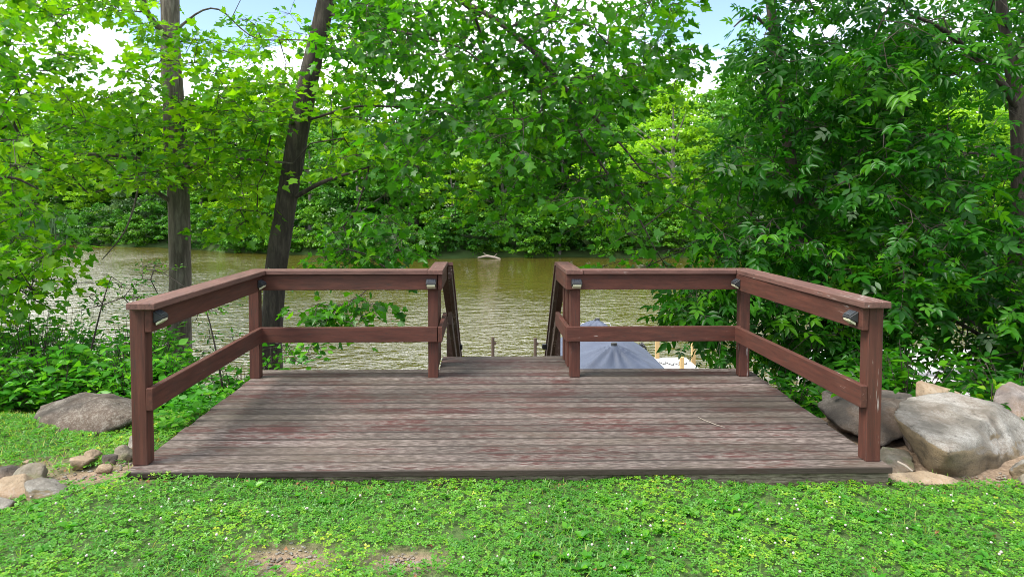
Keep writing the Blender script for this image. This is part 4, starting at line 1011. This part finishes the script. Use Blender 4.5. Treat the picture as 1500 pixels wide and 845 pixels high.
# fallen leaves
x = np.concatenate([rng.uniform(-2.3, 3.6, 150), rng.uniform(-2.6, 2.6, 60), rng.uniform(-4.2, -2.3, 40)]); y = np.concatenate([rng.normal(-.14, .05, 150), rng.uniform(-1.2, -.2, 60), rng.uniform(-.3, .6, 40)])
k_ = ~((y > -.09) & (np.abs(x) < 2.35)); x, y = x[k_], y[k_]
a = rng.uniform(0, 6.283, len(x)); ax = np.stack([np.cos(a), np.sin(a), rng.normal(0, .3, len(x))], 1)
o = bake('leaf_litter', BROAD, np.stack([x, y, ground_h(x, y) + .012], 1), ax, np.array([0, 0, 1.]) + rng.normal(0, .5, ax.shape), rng.uniform(.012, .035, len(x)), rng.uniform(0, 1, len(x)), M['litter'])
tag(o, 'brown and orange fallen leaves along the deck edge', 'leaf litter', kind='stuff')

# ------------------------------------------------------------------ far bank woods
def crown_leaves(c, r, ncl, per, size, seed, flatten=.55, lift=.0):
    rs = np.random.default_rng(seed)
    d = rs.normal(size=(ncl, 3)); d /= np.linalg.norm(d, axis=1)[:, None]; q = rs.uniform(.35, 1, ncl) ** .5
    lump = 1 + .28 * np.sin(d[:, 0] * 4 + seed) * np.cos(d[:, 2] * 3.3 + seed * 1.7)
    cc = c + d * q[:, None] * lump[:, None] * np.array(r)
    cr_ = np.mean(r) * rs.uniform(.16, .34, ncl)
    n = ncl * per; idx = np.repeat(np.arange(ncl), per)
    e = rs.normal(size=(n, 3)); e /= np.linalg.norm(e, axis=1)[:, None]; e[:, 2] = np.abs(e[:, 2]) * .9 - .25
    pos = cc[idx] + e * (cr_[idx] * rs.uniform(.45, 1.1, n) ** .6)[:, None] * np.array([1, 1, flatten])
    ax = e + rs.normal(0, .6, e.shape); nr = e * .7 + np.array([0, -.1, .8]) + rs.normal(0, .4, e.shape)
    tint = .45 + rs.normal(0, .13, ncl)[idx] + rs.normal(0, .15, n)
    return pos, ax, nr, size * rs.uniform(.6, 1.3, n), tint
def far_tree(x, y, h, w, lm, label, seed, group=None, ncl=85, per=90, size=.25, name='broadleaf_tree', cz=.54):
    z = float(ground_h(x, y)) - .1; r_ = empty(name, (x, y, z), label, 'tree', group)
    rs = np.random.default_rng(seed); ln = rs.normal(0, .05, 2) * h
    rb = .016 * h + .04
    path = [(x, y, z, rb * 1.2), (x + ln[0] * .3, y + ln[1] * .3, z + h * .3, rb), (x + ln[0], y + ln[1], z + h * .62, rb * .6), (x + ln[0] * 1.2, y + ln[1], z + h * .88, rb * .2)]
    paths = [path]
    for i in range(5):
        a = rs.uniform(0, 6.28); zz = rs.uniform(.3, .65)
        p = np.array(path[1][:3]) * (1 - (zz - .3) / .32) + np.array(path[2][:3]) * (zz - .3) / .32 if zz < .62 else np.array(path[2][:3])
        paths.append([(*p, rb * .4), (p[0] + math.cos(a) * w * .5, p[1] + math.sin(a) * w * .5, p[2] + h * .14, rb * .25), (p[0] + math.cos(a) * w * .85, p[1] + math.sin(a) * w * .85, p[2] + h * .22, rb * .08)])
    P0, P1, R0, R1 = [], [], [], []
    for pt in paths:
        o_ = resample(pt, 1.0); P0.append(o_[:-1, :3]); P1.append(o_[1:, :3]); R0.append(o_[:-1, 3]); R1.append(o_[1:, 3])
    V, F = segs_mesh(np.vstack(P0), np.vstack(P1), np.concatenate(R0), np.concatenate(R1), 7)
    link('trunk', rawmesh('trunk', V, F, smooth=True), M['bark_far'], r_)
    bake('crown', QUAD, *[q for q in crown_leaves(np.array([x + ln[0], y + ln[1], z + h * cz]), (w, w * .9, h * (1 - cz) * .98), ncl, per, size, seed)], M[lm], r_)
    return r_
FAR = [ # u, distance behind shore, height, half width, material, label
    (985, 5, 14.5, 4.6, 'leaf_far_lime', 'tall yellow-green tree across the lake right of centre'),
    (880, 3, 9.0, 3.6, 'leaf_far_lime', 'rounded lime tree at the far waterline left of the tall yellow-green one'),
    (820, 1, 5.6, 3.0, 'leaf_far', 'broad low tree overhanging the far waterline between the two newel posts'),
    (740, 5, 10.5, 3.8, 'leaf_far', 'green tree across the lake above the driftwood'),
    (668, 4, 8.5, 3.4, 'leaf_far_lime', 'yellowish tree across the lake left of the driftwood'),
    (600, 5, 10.5, 3.8, 'leaf_far', 'mid-green tree across the lake behind the left newel post'),
    (530, 4, 9.5, 3.6, 'leaf_far_dark', 'dark green tree across the lake right of the leaning trunk'),
    (455, 5, 11.0, 3.8, 'leaf_far', 'green tree across the lake just right of the leaning trunk foot'),
    (350, 4, 8.0, 3.6, 'leaf_far_lime', 'lime tree across the lake between the two near trunks'),
    (298, 8, 12.0, 4.0, 'leaf_far', 'green tree across the lake just right of the straight trunk'),
    (215, 5, 9.0, 4.2, 'leaf_far_grey', 'greyish tree across the lake just left of the straight trunk'),
    (150, 9, 12.0, 4.6, 'leaf_far_lime', 'bright tree across the far left water'),
    (85, 10, 13.0, 5.0, 'leaf_far', 'green tree across the far left water behind the reeds'),
    (10, 12, 15.0, 5.5, 'leaf_far_dark', 'tall dark tree behind the reeds at the left edge'),
    (1060, 4, 11.0, 4.0, 'leaf_far', 'green tree across the lake beside the right foliage'),
    (1140, 5, 13.0, 4.4, 'leaf_far_dark', 'dark tree across the lake behind the slim leaning tree'),
    (1230, 4, 12.0, 4.2, 'leaf_far', 'green tree across the lake glimpsed through the right foliage'),
    (1330, 5, 14.0, 4.6, 'leaf_far_lime', 'yellow-green tree across the lake glimpsed left of the forked tree'),
    (1425, 4, 15.5, 4.8, 'leaf_far_lime', 'tall bright tree across the lake beside the forked trunk'),
    (1520, 5, 14.5, 4.8, 'leaf_far', 'tree across the lake at the right photo edge'),
]
for i, (u, bd, h, w, lm, lb) in enumerate(FAR):
    Yg = 60.0
    for _ in range(6): Yg = float(shore(at(u, 350, Yg)[0])) + bd
    p = at(u, 350, Yg); far_tree(float(p[0]), Yg, h, w, lm, lb, 300 + i, ncl=120 if h > 10 else 85)
# undergrowth on the far waterline, one tangled mass
PP = [[], [], [], [], []]; SV, SF, so = [], [], 0
u = -60; i = 0
while u < 1580:
    Yg = 60.0
    for _ in range(6): Yg = float(shore(at(u, 350, Yg)[0])) + random.uniform(.6, 2.2)
    p = at(u, 350, Yg); h = random.uniform(2.2, 5.0); z = float(ground_h(p[0], Yg))
    q = crown_leaves(np.array([p[0], Yg - .3, z + h * .45]), (random.uniform(1.5, 2.6), 1.6, h * .58), 46, 62, .20, 700 + i, .8)
    sh = random.choice([-.25, -.12, 0, .12, .3])
    for k_, a_ in enumerate((*q[:4], q[4] + sh)): PP[k_].append(a_)
    u += random.uniform(16, 28) * (.8 if u < 400 else 1.2); i += 1
o = bake('bank_undergrowth', QUAD, *[np.concatenate(p) for p in PP], M['leaf_far']); tag(o, 'tangled dark undergrowth hanging over the far waterline', 'undergrowth', kind='stuff')
# the wood behind, one mass
PP = [[], [], [], [], []]; TT = []
i = 0
for row, (bd, hh_) in enumerate(((13, 15), (20, 18), (30, 20.5))):
    for xx in np.arange(-95, 75, 6.2):
        x_ = xx + random.uniform(-2, 2); y_ = float(shore(x_)) + bd + random.uniform(-2, 2); h = hh_ * random.uniform(.82, 1.08)
        if -14 < x_ < -4: h *= .86
        z = float(ground_h(x_, y_))
        q = crown_leaves(np.array([x_, y_, z + h * .52]), (4.4, 3.8, h * .50), 120, 55, .42, 1200 + i)
        i += 1; tt_ = q[4] + random.uniform(-.25, .25)
        for k_, a_ in enumerate((q[0], q[1], q[2], q[3], tt_)): PP[k_].append(a_)
        TT.append((x_, y_, z, h))
o = bake('far_wood', QUAD, *[np.concatenate(p) for p in PP], M['leaf_far']); tag(o, 'dense green wood rising behind the far bank trees', 'woods', kind='stuff')
P0 = np.array([(a, b, c) for a, b, c, h in TT]); P1 = np.array([(a, b, c + h * .85) for a, b, c, h in TT])
V, F = segs_mesh(P0, P1, np.full(len(P0), .28), np.full(len(P0), .08), 7)
link('trunks', rawmesh('trunks', V, F, smooth=True), M['bark_far'], o)['kind'] = 'stuff'
# reeds at the far left bank
n = 3800; u = rng.uniform(20, 100, n); Yg = np.full(n, 80.0)
for _ in range(6): Yg = shore(atn(u, np.full(n, 350.), Yg)[:, 0]) - rng.uniform(-3, 1.2, n)
p = atn(u, np.full(n, 350.), Yg); z = np.maximum(ground_h(p[:, 0], Yg), -3.2)
ax = np.stack([rng.normal(0, .15, n), rng.normal(0, .15, n), np.ones(n)], 1)
o = bake('reeds', BLADE, np.stack([p[:, 0], Yg, z], 1), ax, np.array([0, -1., 0]) + rng.normal(0, .5, ax.shape), rng.uniform(2.0, 3.6, n), .3 + rng.normal(0, .2, n), M['leaf_far_grey'])
tag(o, 'tall pale green reeds on the far left bank', 'reeds', kind='stuff')
# driftwood
bm = bmesh.new(); p = at(718, 377, 56.6)
tube_bm(bm, [(p[0] - 1.1, 56.5, -2.98), (p[0] - .3, 56.3, -2.8), (p[0] + .5, 56.2, -2.95), (p[0] + .9, 56.0, -3.05)], [.06, .12, .10, .05], 8)
tube_bm(bm, [(p[0] - .3, 56.3, -2.8), (p[0] - .6, 56.2, -2.5)], [.06, .02], 6); tube_bm(bm, [(p[0] + .3, 56.2, -2.9), (p[0] + .6, 56.1, -2.6)], [.05, .02], 6)
o = bm_mesh('driftwood', bm, M['dead']); tag(o, 'pale driftwood branch lying at the far waterline', 'driftwood')
